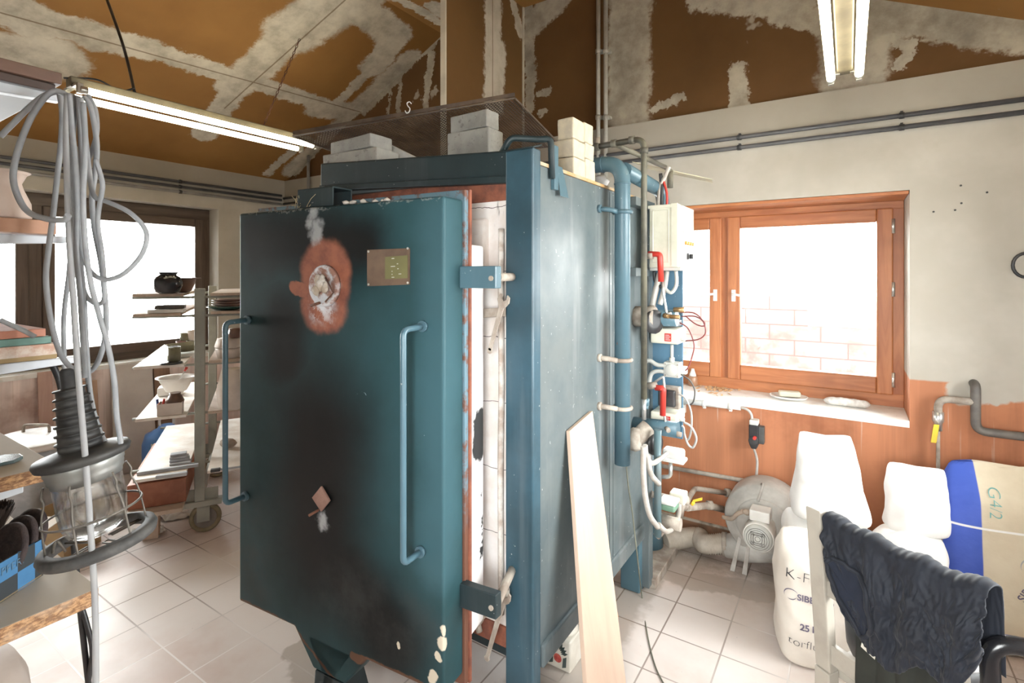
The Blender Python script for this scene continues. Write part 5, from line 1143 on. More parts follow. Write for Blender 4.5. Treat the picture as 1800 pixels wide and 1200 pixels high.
# black tubular armchair at the right edge
m_bt = mat('black_enamel', (.012,.012,.014), (.02,.02,.022), rough=.22)
tc = thing('tubular_chair', 'black steel tube chair cut off at the corner behind the navy shirt', 'chair', (.52,1.75,0))
p1 = atD(1738,1124,1.15); p2 = V((.80,1.66,p1.z-.01))
g = G(); g.tube(bend([V((p1.x+.03,p1.y+.02,.003)), p1, p2, V((.80,1.66,.003))], .05, 7), .0185, 16); g.done('frame', m_bt, tc)
g = G(); g.tube(bend([V((.53,p1.y+.42,.003)), V((.52,p1.y+.42,p1.z)), V((.80,2.10,p1.z-.01)), V((.80,2.10,.003))], .05, 7), .017, 14); g.done('frame', m_bt, tc)
g = G(); g.box((.52,1.68,.41),(.79,2.08,.45)); g.done('seat', mat('black_vinyl', (.02,.02,.02), (.03,.03,.03), rough=.5), tc, bevel=.012)
for yy in (1.70, 2.06):
    g = G(); g.tube([V((.50,yy,.40)), V((.80,yy,.40))], .012, 10); g.done('seat_rail', m_bt, tc)
# ================================================================ wheeled ware rack
RA = V((-3.385,1.645,0)); bl_ = V((-.857,.515,0)).normalized(); ar_ = V((.515,.857,0)).normalized()
def rk(t, s, z): return RA + bl_*t + ar_*s + V((0,0,z))
m_rack = mat('rack_grey', (.36,.37,.32), (.28,.285,.25), rough=.5, scale=5)
rack = thing('ware_rack', 'grey steel wheeled rack with arms full of ware boards beside the kiln door', 'rack', rk(.48,0,0))
def rbox(g, t0, t1, s0, s1, z0, z1): return g.hexa([rk(t0,s0,z0),rk(t1,s0,z0),rk(t1,s1,z0),rk(t0,s1,z0),rk(t0,s0,z1),rk(t1,s0,z1),rk(t1,s1,z1),rk(t0,s1,z1)])
LV = (1.470, 1.355, 1.052, .750, .440)
for t0 in (0, .97):
    g = G(); rbox(g, t0-.025, t0+.025, -.028, .028, .20, 1.515); g.done('post', m_rack, rack, bevel=.004)
    g = G(); rbox(g, t0-.03, t0+.03, -.10, .12, .165, .20); rbox(g, t0-.004, t0+.004, -.09, .10, .19, .27); g.done('foot_bar', m_rack, rack, bevel=.003)
    for z in LV:
        g = G(); g.cyl(rk(t0,-.345,z-.008), rk(t0,.345,z-.008), .008, 10); g.done('arm', m_rack, rack)
    for s0 in (.02,):
        g = G(); rbox(g, t0-.028, t0-.022, s0-.035, s0+.035, .07, .17); rbox(g, t0+.022, t0+.028, s0-.035, s0+.035, .07, .17); rbox(g, t0-.028, t0+.028, s0-.035, s0+.035, .155, .17); cst = g.done('caster', m_rack, rack, bevel=.002)
        g = G(); c = rk(t0, s0+.01, .088); g.lathe([(.062,-.012),(.068,-.019),(.080,-.019),(.088,-.010),(.088,.010),(.080,.019),(.068,.019),(.062,.012)], c, bl_, 36, cap=False); wl = lab(g.done('wheel', mat('caster_rubber', (.26,.22,.14), (.19,.16,.10), rough=.8, scale=20), cst), 'tan rubber wheel')
        g = G(); g.lathe([(.0,-.022),(.016,-.022),(.018,-.012),(.045,-.008),(.060,-.013),(.063,-.012),(.063,.012),(.045,.008),(.018,.012),(.016,.022),(.0,.022)], c, bl_, 30, cap=False); lab(g.done('wheel_hub', m_bisq_ if 'm_bisq_' in globals() else mat('hub_grey', (.25,.225,.20), (.18,.16,.145), rough=.6), cst), 'grey wheel hub')
g = G(); rbox(g, .03, .94, -.015, .015, .17, .20); g.done('base_beam', m_rack, rack, bevel=.003)
m_wb = woodmat('ware_board', (.58,.47,.37), (.45,.34,.26), .8, 0, .7); m_wbw = mat('ware_board_white', (.80,.76,.70), (.66,.58,.50), rough=.7, scale=7)
BG = 'ware boards on the wheeled rack'
m_wbe = None
def board(t0, t1, s0, s1, lv, label, m_=m_wbw, th=.017):
    g = G(); z = LV[lv] if lv is not None else 0; rbox(g, t0, t1, s0, s1, z+.001, z+.001+th)
    o = g.done('ware_board', m_, None, bevel=.002); tag(o, label, 'board', BG); return z+.0015+th
T1 = board(-.06,.98,-.335,-.08,0,'ware board on the top left arms, under the black pot', m_wb)
board(-.05,.98,.06,.33,0,'ware board on the top arms between rack post and kiln door', m_wb)
T2 = board(-.10,.95,-.325,-.09,1,'ware board second from the top, left of the rack post', m_wb)
T2r = board(-.04,.95,.06,.33,1,'ware board second from the top, right of the rack post', m_wb)
T3 = board(-.12,.95,-.32,-.07,2,'white-topped ware board under the olive cup, left of the post')
T3r = board(-.05,.95,.05,.33,2,'ware board under the pale faceted pots, right of the post', m_wb)
T4 = board(-.12,.95,-.31,-.06,3,'white-topped ware board carrying the bowl and small carton')
T4r = board(-.10,.95,.05,.33,3,'grey ware board under the tall faceted vase', m_wb)
T5 = board(-.24,.92,-.30,-.05,4,'white-topped ware board carrying the grey slabs, left and low')
T5r = board(-.26,.92,.06,.34,4,'grey ware board with brush and stone, low right of the post')
g = G(); rbox(g, -.22, .60, -.33, -.05, .285, .425); tag(g.done('wooden_crate', woodmat('red_crate', (.34,.13,.07), (.26,.09,.05), .8, 0, .6), None, bevel=.004), 'red-brown wooden crate under the lowest white board of the rack', 'crate')
g = G(); rbox(g, -.30, .62, -.38, -.06, .262, .283); tag(g.done('plywood_sheet', m_wb), 'plywood sheet under the red-brown crate at the foot of the rack', 'board', BG)
g = G(); rbox(g, .02, .10, -.30, -.22, .003, .260); tag(g.done('wood_block', m_wb), 'short wooden block propping the plywood sheet of the rack', 'block')
def rp(px, d, z): p = atD(px, HOR, d); p.z = z; return p
def pot(name, label, cat, px, d, z, prof, m_, group=None, n=28, extra=None):
    c = rp(px, d, z+.0006); g = G(); g.lathe(prof, c, (0,0,1), n); o = g.done(name, m_, None); tag(o, label, cat, group); return c
m_bgl = mat('black_glaze', (.018,.019,.022), (.03,.03,.035), rough=.12); m_brg = mat('brown_glaze', (.16,.075,.045), (.09,.045,.03), rough=.3)
m_olive = mat('olive_glaze', (.22,.20,.12), (.14,.13,.08), rough=.25); m_redc = mat('dark_red_clay', (.24,.11,.09), (.18,.08,.07), rough=.6)
m_wht = mat('white_ceramic', (.80,.78,.74), (.70,.67,.62), rough=.35); m_bisq = mat('bisque', (.66,.58,.51), (.56,.48,.42), rough=.85, scale=8)
m_grn = mat('green_glaze', (.03,.10,.075), (.02,.06,.05), rough=.12); m_slab = mat('grey_slab', (.42,.43,.45), (.34,.35,.37), rough=.7, scale=9)
pot('round_pot', 'round black glazed pot with flared rim on the top rack board', 'pot', 295, 3.10, T1, [(.045,0),(.062,.012),(.077,.045),(.078,.072),(.062,.098),(.046,.108),(.044,.114),(.056,.128),(.052,.128),(.040,.114),(.03,.10)], m_bgl)
pot('bowl', 'dark brown bowl with wide flat rim beside the black pot', 'bowl', 322, 3.28, T1, [(.032,0),(.045,.01),(.062,.05),(.070,.086),(.098,.090),(.096,.093),(.066,.091),(.05,.05)], m_brg)
for i, (px, d, w, l, z0, lb) in enumerate(((300,3.15,.075,.045,0,'dark slab on the second rack board, upper of two'),(294,3.12,.09,.06,-1,'pale flat tile under the dark slab on the second rack board'))):
    c = rp(px, d, T2 + (.0225 if i == 0 else .001)); g = G(); g.prism([c-ar_*w-bl_*l, c+ar_*w-bl_*l, c+ar_*w+bl_*l, c-ar_*w+bl_*l], (0,0,.020)); tag(g.done('tile', mat('dark_slab', (.12,.10,.085), (.08,.07,.06)) if i == 0 else m_wht, None, bevel=.002), lb, 'tile')
pot('plate', 'green glazed plate on the second rack board near the kiln door', 'plate', 398, 3.35, T2r, [(.05,0),(.07,.003),(.11,.020),(.108,.023),(.07,.008),(.0,.006)], m_grn)
for i in range(3): pot('plate', ['brown plate lowest in the pile on the green plate','brown plate in the middle of the pile by the kiln door','brown plate topping the pile by the kiln door'][i], 'plate', 402, 3.35, T2r+.024+i*.0145, [(.05,0),(.065,.002),(.098,.011),(.096,.013),(.06,.004),(.0,.003)], m_brg, 'brown plates piled by the kiln door')
pot('cup', 'olive glazed straight cup standing at the board front', 'cup', 306, 3.10, T3+.014, [(.032,0),(.034,.002),(.035,.085),(.032,.085),(.030,.01),(0,.008)], m_olive)
pot('lid', 'black shiny lid lying under the olive cup', 'lid', 301, 3.08, T3, [(.055,0),(.060,.004),(.058,.010),(.02,.0125),(.0,.0125)], m_bgl)
pot('dish', 'wide olive dish with brown inside behind the olive cup', 'dish', 322, 3.36, T3+.034, [(.05,0),(.07,.004),(.105,.044),(.102,.046),(.06,.01),(.0,.008)], m_olive)
pot('plate', 'white plate under the wide olive dish', 'plate', 322, 3.36, T3, [(.06,0),(.07,.002),(.105,.028),(.103,.030),(.05,.02),(.0,.018)], m_wht)
CG = 'small cups stacked at the back of the third rack board'
pot('cup', 'dark red cup on the left of the little cup stack', 'cup', 320, 3.66, T3, [(.028,0),(.036,.004),(.038,.062),(.035,.062),(.033,.01),(0,.008)], m_redc, CG)
pot('cup', 'olive cup next to the dark red cup at the stack foot', 'cup', 337, 3.68, T3, [(.028,0),(.034,.004),(.036,.062),(.033,.062),(.031,.01),(0,.008)], m_olive, CG)
pot('cup', 'olive cup standing on the dark red cup', 'cup', 326, 3.67, T3+.064, [(.026,0),(.034,.004),(.036,.055),(.033,.055),(.031,.01),(0,.008)], m_olive, CG)
pot('cup', 'pale cup at the top right of the cup stack', 'cup', 340, 3.68, T3+.064, [(.024,0),(.030,.004),(.040,.07),(.037,.07),(.028,.01),(0,.008)], m_bisq, CG)
def hexpot(name, label, px, d, z, prof, m_, group=None):
    pot(name, label, 'pot', px, d, z, prof, m_, group, n=6)
hexpot('faceted_pot', 'pale faceted pot under another one right of the post', 402, 3.32, T3r, [(.062,0),(.075,.05),(.078,.062)], m_bisq)
hexpot('faceted_pot', 'pale faceted pot upside down on top of its twin', 402, 3.32, T3r+.065, [(.078,0),(.080,.012),(.066,.06),(.0,.062)], m_bisq)
pot('jar', 'brown banded jar on top of the pale faceted pots', 'jar', 414, 3.30, T3r+.129, [(.03,0),(.04,.006),(.042,.035),(.038,.05),(.036,.06),(.0,.062)], m_brg)
hexpot('faceted_vase', 'tall pale faceted vase standing by the kiln door', 408, 3.22, T4r, [(.055,0),(.075,.02),(.088,.12),(.060,.245),(.055,.25)], m_bisq)
# board L4 left: bowl, dark pot, carton, white tub
c = pot('bowl', 'large white bowl with a red-handled spoon in it', 'bowl', 310, 3.42, T4+.062, [(.045,0),(.06,.006),(.10,.085),(.118,.094),(.116,.098),(.095,.088),(.055,.012),(.0,.008)], m_wht)
sp = thing('spoon', 'spoon with red handle tip leaning in the white bowl', 'spoon', c+V((0,0,.03)))
g = G(); g.tube([c+V((-.01,0,.03)), c+RV*.055+V((0,0,.135))], .004, 8); g.done('shaft', m_grey, sp)
g = G(); g.tube([c+RV*.055+V((0,0,.135)), c+RV*.068+V((0,0,.158))], [.007,.009], 8); lab(g.done('handle', m_red, sp), 'red handle tip')
g = G(); q = rp(301, 3.60, T4); g.cbox(q+V((0,0,.031)), (.15,.11,.060), rot('Z', 60)); tag(g.done('plastic_tub', m_wht, None, bevel=.01), 'white plastic tub below the white bowl on the rack', 'tub')
q = rp(300, 3.10, T4); bxm = rot('Z', math.degrees(math.atan2(ar_.y, ar_.x)))
ct = thing('carton', 'small beige open carton at the front of the fourth board', 'carton', q)
for cx, cy, sx, sy in ((-.061,0,.003,.085),(.061,0,.003,.085),(0,-.042,.125,.003),(0,.042,.125,.003)):
    g = G(); g.cbox(q+bxm@V((cx,cy,.036)), (sx,sy,.070), bxm); g.done('side', m_bisq, ct)
g = G(); g.cbox(q+V((0,0,.004)), (.12,.082,.004), bxm); g.done('bottom', m_bisq, ct)
c = pot('pot', 'small dark brown pot leaning in the beige carton', 'pot', 308, 3.12, T4+.03, [(.025,0),(.04,.012),(.048,.045),(.035,.075),(.028,.082),(.032,.092),(.028,.092)], m_brg)
for i, (dx, m_, lb) in enumerate(((-.045, m_red, 'red tube sticking out of the beige carton'), (-.062, mat('blue_tube', (.05,.09,.30), (.04,.07,.25), rough=.4), 'blue tube sticking out of the beige carton'))):
    g = G(); a = q+bxm@V((dx+.0,-.01+.012*i,.02)); g.cyl(a, a+V((.006,.0,.075))+RV*(-.010+.024*(1-i)), .007, 10); tag(g.done('paint_tube', m_), lb, 'tube')
# board L5 left: slabs
SGr = 'grey clay slabs on the low rack board'
for i, (px, d, w, l, dz, lb) in enumerate(((318,3.14,.055,.03,0,'wide grey slab at the foot of the slab pile'),(316,3.16,.052,.03,.0125,'second grey slab of the pile'),(315,3.17,.045,.028,.025,'third grey slab of the pile'),(314,3.18,.042,.025,.0375,'topmost grey slab of the pile'),(296,3.02,.15,.012,0,'long grey bar lying across the low rack board'),(302,2.93,.075,.014,0,'short thick grey bar in front of the long one'))):
    c = rp(px, d, T5+dz); th = .0115 if i < 4 else .018; g = G(); ang = .1*math.sin(i*2.3); a1 = ar_*math.cos(ang)+bl_*math.sin(ang); b1 = bl_*math.cos(ang)-ar_*math.sin(ang)
    g.prism([c-a1*w-b1*l, c+a1*w-b1*l, c+a1*w+b1*l, c-a1*w+b1*l], (0,0,th)); tag(g.done('clay_slab', m_slab, None, bevel=.002), lb, 'slab', SGr)
# board L5 right: brush, stone
c = rp(396, 3.02, T5r); br_ = thing('flat_brush', 'brush with black bristles lying on the low board by the kiln door', 'brush', c)
g = G(); g.cbox(c+bxm@V((-.05,0,.012)), (.05,.028,.018), bxm); g.done('bristles', m_black, br_, bevel=.004)
g = G(); g.tube([c+bxm@V((-.025,0,.011)), c+bxm@V((.08,0,.011))], .006, 8); g.done('handle', m_slab, br_)
g = G(); c = rp(401, 3.42, T5r+.030); g.ico(c, .058, (1.15,.8,.5), .35, 2, 8); tag(g.done('stone', mat('tan_rock', (.42,.33,.26), (.30,.23,.18), rough=.9, scale=16)), 'tan stone lying on the low board by the kiln door', 'stone')
# blue canister behind the rack
c = atD(293, HOR, 4.05); cn_ = thing('blue_canister', 'round blue canister with pale label on the floor behind the rack', 'canister', (c.x,c.y,0))
g = G(); g.lathe([(.12,.002),(.15,.03),(.16,.12),(.16,.30),(.14,.37),(.06,.41),(.05,.43)], (c.x,c.y,0), (0,0,1), 30); g.done('body', mat('sky_blue', (.10,.27,.62), (.08,.22,.55), rough=.35), cn_)
g = G(); dcm = (V((CAM.x,CAM.y,0))-V((c.x,c.y,0))).normalized(); dr = V((-dcm.y,dcm.x,0)); g.sheet(lambda u, v: V((c.x,c.y,.24+.09*v)) + (dcm*math.cos((u-.5)*1.3)+dr*math.sin((u-.5)*1.3))*.1618, 10, 2); g.done('label', m_wht, cn_)
g = G(); g.tube(spline([V((c.x,c.y,.43))+dr*.045, V((c.x,c.y,.48))+dr*.04, V((c.x,c.y,.48))-dr*.04, V((c.x,c.y,.43))-dr*.045],5), .009, 8); g.done('handle', m_wht, cn_)
# crumpled white cloth on the floor
for cx, cy, sx, sy, seed, lb in ((305,900,.20,.11,3,'crumpled whitish cloth on the floor under the rack'),(258,938,.09,.05,8,'smaller crumpled white scrap in front of the cloth')):
    c = atZ(cx, cy, 0); g = G()
    g.sheet(lambda u, v: c + RV*((u-.5)*2*sx*(1+.2*math.sin(v*9+seed))) + FV*((v-.5)*2*sy*(1+.3*math.sin(u*8+seed))) + V((0,0,.004+.085*abs(noise.noise(V((u*5+seed,v*5,seed)))) * (1-abs(2*u-1)**3) + .025*abs(noise.noise(V((u*13,v*13,seed)))))), 40, 24)
    tag(g.done('crumpled_cloth', mat('cloth_white', (.86,.83,.78), (.74,.69,.62), rough=.95, scale=9), None, solid=.003), lb, 'cloth')
# galvanised bin
bc_ = V((-4.33,1.10,0)); bn = thing('dustbin', 'galvanised dustbin with lid under the brown window', 'bin', bc_)
m_galv = mat('galvanised', (.50,.53,.56), (.36,.39,.42), rough=.35, metal=.5, scale=9)
g = G(); pr_ = [(.195,.003)] + [(.20+.035*i/10 + (.004 if i % 2 else 0), .02+.52*i/10) for i in range(11)]; g.lathe(pr_, bc_, (0,0,1), 40); g.done('body', m_galv, bn)
g = G(); g.lathe([(.246,.53),(.252,.54),(.252,.565),(.242,.57),(.18,.59),(.10,.60),(.0,.602)], bc_, (0,0,1), 40); ld = g.done('lid', mat('lid_pale', (.74,.73,.71), (.62,.60,.58), rough=.4, metal=.1), bn)
g = G(); g.tube(bend([bc_+V((-.075,-.03,.60)), bc_+V((-.07,-.03,.645)), bc_+V((.06,.06,.645)), bc_+V((.065,.06,.60))], .02), .009, 8); g.done('handle', m_dust, ld)
# carton on the floor in front of the bin
c = atZ(112, 965, 0); cx_ = thing('cardboard_box', 'tan cardboard box with open flaps on the floor behind the hand lamp', 'box', c); rm = rot('Z', 25)
m_card = mat('cardboard', (.52,.39,.22), (.44,.33,.19), rough=.85, scale=5)
for p, s in (((-.13,0,.12),(.005,.22,.24)),((.13,0,.12),(.005,.22,.24)),((0,-.11,.12),(.26,.005,.24)),((0,.11,.12),(.26,.005,.24)),((0,0,.006),(.255,.215,.005))):
    g = G(); g.cbox(c+rm@V(p), s, rm); g.done('side', m_card, cx_)
for p, s, a in (((0,-.155,.232),(.255,.09,.004),('X',14)),((.165,0,.235),(.075,.21,.004),('Y',14))):
    g = G(); g.cbox(c+rm@V(p), s, rm@rot(*a)); lab(g.done('flap', mat('card_pale', (.74,.69,.62), (.66,.60,.52), rough=.85), cx_), 'pale open flap')
# boards leaning below the left window
def lean(px0, y0, px1, y1, X, m_, label, name='leaning_board', th=.02):
    a = atX(px0, y1, X); b = atX(px1, y1, X); zt = atX((px0+px1)/2, y0, X).z
    g = G(); g.hexa([(X,a.y,.003),(X,b.y,.003),(X-th,b.y,.003),(X-th,a.y,.003),(XL+.03,a.y,zt),(XL+.03,b.y,zt),(XL+.03-th*.9,b.y,zt),(XL+.03-th*.9,a.y,zt)]); tag(g.done(name, m_, None, bevel=.002), label, 'board', 'boards leaning below the brown window')
lean(203,640,276,806,XL+.12, mat('panel_white', (.70,.66,.62), (.62,.57,.54), rough=.7, scale=4), 'wide pale panel leaning below the brown window, left of the rack')
lean(152,672,180,800,XL+.13, woodmat('tan_plank', (.50,.34,.24), (.42,.27,.19), .7, 2, .6), 'tan plank leaning below the window, between panel and hand lamp')
lean(278,645,306,800,XL+.11, MATS.get('x') or woodmat('brown_plank', (.32,.20,.13), (.22,.14,.09), .7, 2, .6), 'brown plank leaning below the window behind the rack bowls')
lean(72,655,98,800,XL+.10, woodmat('pink_plank', (.56,.38,.32), (.48,.31,.26), .7, 2, .6), 'pinkish plank leaning below the window above the dustbin')
# ================================================================ wall shelf at the left edge
XE = -1.22; YW0 = YF+.012
k = N('chipboard'); o_ = k.obj(); n = k.noise(k.map(o_, (1,1,2.2)), 90, 3, .7); n2 = k.noise(o_, 14, 4, .6); nrm = k.n('ShaderNodeNewGeometry').outputs['Normal']
ax_ = k.math('ABSOLUTE', k.sep(nrm)[2]); top = k.ramp(ax_, .6, .8)
edge = k.mix(k.ramp(n, .36, .62), c4((.58,.34,.17)), c4((.24,.12,.06))); edge = k.mix(k.ramp(n2, .5, .7, 0, .5), edge, c4((.60,.45,.33)))
k.bsdf(k.mix(top, edge, k.mix(n2, c4((.60,.54,.45)), c4((.50,.44,.36)))), .75); m_chip = k.m
m_bred = woodmat('brick_red_wood', (.50,.22,.15), (.42,.17,.11), .8, 1, .6); m_bveneer = woodmat('dark_veneer', (.085,.052,.040), (.06,.037,.030), .8, 0, .5); m_bven2 = woodmat('light_veneer', (.17,.09,.06), (.12,.065,.045), .8, 0, .5)
k = N('teal_board'); o_ = k.obj(); xyz = k.sep(wobble(k, o_, .01, 12, .003, 40)); k.bsdf(k.mix(k.ramp(xyz[1], .052, .056), c4((.62,.57,.50)), c4((.13,.24,.21))), .6); m_teal = k.m
k = N('worn_board'); o_ = k.obj(); n = k.noise(o_, 26, 5, .7); xyz = k.sep(o_)
c = k.mix(k.ramp(n, .40, .62), c4((.68,.60,.53)), c4((.52,.32,.24))); c = k.mix(k.ramp(xyz[2], .0085, .0075), c, c4((.34,.24,.12))); k.bsdf(c, .75); m_worn = k.m
SB = 'boards of the wall shelf at the left edge'
def shelf(z0, z1, xe, y1, m_, label, x0=-2.35):
    g = G(); g.box((x0,YW0,z0),(xe,y1,z1)); o = g.done('shelf_board', m_, None, bevel=.0015); tag(o, label, 'board', SB); return o
shelf(1.952,1.973,XE,.350,m_bven2,'light brown veneered board, topmost of the wall shelf')
shelf(1.937,1.9515,XE-.008,.343,m_bveneer,'dark veneered board right under the topmost shelf board')
shelf(1.674,1.699,XE,.342,m_bred if False else woodmat('pale_red_wood', (.56,.32,.21), (.47,.25,.16), .8, 0, .6),'reddish shelf board under the pale pot')
shelf(1.489,1.503,XE,.327,m_bred,'brick red board topmost of the three stacked shelf boards')
shelf(1.4755,1.4885,XE,.335,m_teal,'half teal, half cream board in the middle of the three stacked ones')
shelf(1.447,1.475,XE,.343,m_worn,'thick worn board lowest of the three stacked shelf boards')
shelf(1.226,1.252,XE,.344,m_chip,'chipboard shelf with the dark octagonal tile on it')
shelf(.978,1.008,-1.19,.396,m_chip,'lowest, deepest chipboard shelf carrying the blue checked box')
m_brk = mat('bracket_white', (.62,.65,.70), (.55,.58,.63), rough=.4)
BKG = 'white shelf brackets at the left edge'
for i, (zt, y1, d0, lb) in enumerate(((1.936,.352,.045,'uppermost white bracket, where the cable coil hangs'),(1.673,.362,.030,'white bracket under the reddish board with the pale pot'),(1.446,.380,.045,'white bracket under the three stacked boards'),(1.225,.30,.04,'white bracket under the chipboard shelf with the tile'),(.977,.33,.04,'white bracket under the lowest chipboard shelf'))):
    g = G(); x0 = XE-.035; g.prism([(x0,YW0,zt-.001),(x0,y1,zt-.001),(x0,y1,zt-.013),(x0,.22,zt-.022),(x0,YW0,zt-.022-d0)], (.022,0,0)); tag(g.done('shelf_bracket', m_brk, None, bevel=.002), lb, 'bracket', BKG)
# things on the shelf
c = atD(-6,381,.925); c.z = 1.6995; c.x = min(c.x, XE-.055)
g = G(); g.lathe([(.042,0),(.047,.004),(.046,.03),(.036,.055),(.033,.066),(.040,.082),(.046,.086),(.042,.085),(.030,.066)], c, (0,0,1), 30); tag(g.done('clay_pot', mat('pink_clay', (.72,.58,.50), (.65,.52,.45), rough=.75, scale=8)), 'pale pinkish pot with flared rim on the reddish shelf board', 'pot')
c = atZ(2,812,1.2535); g = G(); g.prism([c+V((.030*math.cos(PI/8+i*PI/4), .030*math.sin(PI/8+i*PI/4), 0)) for i in range(8)], (0,0,.006)); tag(g.done('octagonal_tile', mat('slate_mirror', (.10,.13,.13), (.07,.10,.10), rough=.15), None, bevel=.001), 'dark octagonal tile lying on the chipboard shelf', 'tile')
# blue checked box with discs
cA = V((-1.329,.352,1.0095)); e1 = V((.567,-.824,0)).normalized(); e2 = V((-.824,-.567,0)).normalized()
if e2.x > 0: e2 = -e2
bx = thing('checked_box', 'open cardboard box printed with blue and black checks on the lowest shelf', 'box', cA+e1*.1+e2*.08)
k = N('checked_print'); o_ = k.obj(); off = cA-(cA+e1*.1+e2*.08)
du = k.vm('DOT_PRODUCT', k.vm('SUBTRACT', o_, tuple(off)), tuple(e1)); dz = k.sep(o_)[2]; dv = k.vm('DOT_PRODUCT', k.vm('SUBTRACT', o_, tuple(off)), tuple(e2))
cc = k.math('ADD', k.math('FLOOR', k.math('DIVIDE', k.math('ADD', k.math('ADD', du, dv), .018), .036)), k.math('FLOOR', k.math('DIVIDE', k.math('ADD', dz, .0), .036)))
chk = k.math('FLOORED_MODULO', cc, 2.0); n = k.noise(o_, 60, 3, .6)
c = k.mix(chk, c4((.035,.042,.048)), k.mix(n, c4((.045,.16,.34)), c4((.07,.22,.42)))); k.bsdf(c, .6); m_check = k.m
hB = .072
def bface(a, b, th): return [a, b]
for (p0, d1, l, nn) in ((cA, e1, .25, -e2),(cA, e2, .16, -e1),(cA+e2*.16, e1, .25, e2),(cA+e1*.25, e2, .16, e1)):
    g = G(); g.prism([p0, p0+d1*l, p0+d1*l+V((0,0,hB)), p0+V((0,0,hB))], -nn*.004); g.done('side', m_check, bx)
g = G(); g.prism([cA+V((0,0,.001)), cA+e1*.25+V((0,0,.001)), cA+e1*.25+e2*.16+V((0,0,.001)), cA+e2*.16+V((0,0,.001))], (0,0,.003)); g.done('bottom', m_card, bx)
g = G(); q = -e2; g2 = text_mesh('PFERI', .020, cA+e1*.088+V((0,0,.048))-e2*.0012, -e1, V((0,0,1)))
g2.done('print', mat('faded_print', (.10,.20,.30), (.08,.16,.25)), bx)
DG = 'dark discs standing in the blue checked box'
m_grit = mat('abrasive_dark', (.045,.032,.032), (.07,.05,.048), rough=.9, scale=60, bump=.4)
for i, lb in enumerate(('dark disc at the near end of the checked box','dark disc in the middle of the checked box','dark disc at the far end of the checked box')):
    c = atD((12,30,48)[i],955,(.99,1.02,1.05)[i]); c.z = 1.071; ax = (-RV*.30 - FV*.85 + V((0,0,.32))).normalized()
    g = G(); g.lathe([(.014,-.002),(.016,-.005),(.046,-.006),(.051,-.004),(.051,.004),(.046,.006),(.016,.005),(.014,.002)], c, ax, 34); tag(g.done('grinding_disc', m_grit), lb, 'disc', DG)
c = cA + e1*.185 + e2*.03 + V((0,0,.04)); g = G(); g.lathe([(.0,-.012),(.02,-.012),(.028,0),(.02,.010),(.0,.012)], c, (e1*.6+V((0,0,.8))).normalized(), 16); tag(g.done('pebble', mat('beige_stone', (.45,.36,.28), (.36,.29,.22), rough=.9)), 'beige lump lying among the discs in the checked box', 'stone')
c = atZ(20,942,1.0095); c = V((-1.50,.30,1.0095)); rb = thing('round_brush', 'round brush with dark bristles standing behind the checked box', 'brush', c)
g = G(); g.lathe([(.030,0),(.034,.004),(.032,.055),(.028,.06)], c, (0,0,1), 24); g.done('ferrule', mat('mottled_metal', (.34,.33,.28), (.18,.18,.16), rough=.5, metal=.3, scale=14), rb)
g = G(); random.seed(21)
for i in range(1500):
    a = random.uniform(0,2*PI); r = .030*math.sqrt(random.random()); p = c+V((r*math.cos(a),r*math.sin(a),.055)); q = c+V((r*1.7*math.cos(a),r*1.7*math.sin(a),.10+random.uniform(-.006,.01)))
    s = V((-math.sin(a),math.cos(a),0))*.0016; g.poly([p-s,p+s,q+s,q-s])
o = g.done('bristles', mat('dark_bristle', (.035,.022,.018), (.06,.04,.03), rough=.9), rb); o['kind'] = 'stuff'
# drum below the lowest shelf
c = V((-1.50,.20,0)); g = G(); dr_ = thing('plastic_drum', 'dusty beige plastic drum standing below the lowest shelf', 'drum', c)
g.lathe([(.15,.003),(.17,.02),(.175,.70),(.168,.76),(.15,.80),(.0,.81)], c, (0,0,1), 36); g.done('body', mat('drum_beige', (.60,.52,.47), (.50,.41,.36), rough=.6, scale=4), dr_)
g = G(); g.tube(spline([c+V((.17,.06,.72)), c+V((.19,.10,.66)), c+V((.12,.17,.655)), c+V((.06,.17,.72))],6), .003, 6); g.done('wire_handle', m_rust, dr_)
# ================================================================ inspection lamp with its coiled cable
DLa = .87; ctr = atD(145,797,DLa); up = (V((0,0,1))*math.cos(math.radians(9)) - RV*math.sin(math.radians(9)) - FV*.04).normalized()
hl = thing('inspection_lamp', 'caged inspection hand lamp hanging from a coil of grey cable', 'lamp', ctr)
m_rub = mat('black_rubber', (.022,.022,.023), (.055,.053,.05), rough=.55, scale=22); m_rubg = mat('dusty_rubber', (.10,.095,.09), (.05,.05,.05), rough=.7, scale=25)
pf = [(.006,.146),(.0095,.142),(.011,.115),(.013,.112)]
z = .112
while z > .025:
    f = (.112-z)/.087; r = .0195+.0105*f; pf += [(r+.0035,z),(r+.0035,z-.0022),(r,z-.003),(r+.0006,z-.0135)]; z -= .0145
pf += [(.034,.012),(.048,.006),(.064,.004),(.0665,-.001),(.064,-.009),(.052,-.012)]
g = G(); g.lathe(pf[::-1], ctr, up, 36); g.done('handle', m_rub, hl)
g = G(); g.lathe([(.0485,-.043),(.049,-.037),(.052,-.034),(.0515,-.031),(.053,-.027),(.0525,-.024),(.055,-.020),(.0545,-.017),(.056,-.013),(.054,-.009)], ctr, up, 36); g.done('collar', mat('alloy_grey', (.30,.30,.285), (.22,.22,.21), rough=.4, metal=.5), hl)
k = N('jar_glass'); gb_ = k.n('ShaderNodeBsdfGlass'); gb_.inputs['Roughness'].default_value = .02; gb_.inputs['IOR'].default_value = 1.12; tr = k.n('ShaderNodeBsdfTransparent'); tr.inputs[0].default_value = (.94,.95,.945,1); mx = k.n('ShaderNodeMixShader'); mx.inputs[0].default_value = .45
k.t.links.new(tr.outputs[0], mx.inputs[1]); k.t.links.new(gb_.outputs[0], mx.inputs[2]); k.t.links.new(mx.outputs[0], k.out.inputs[0])
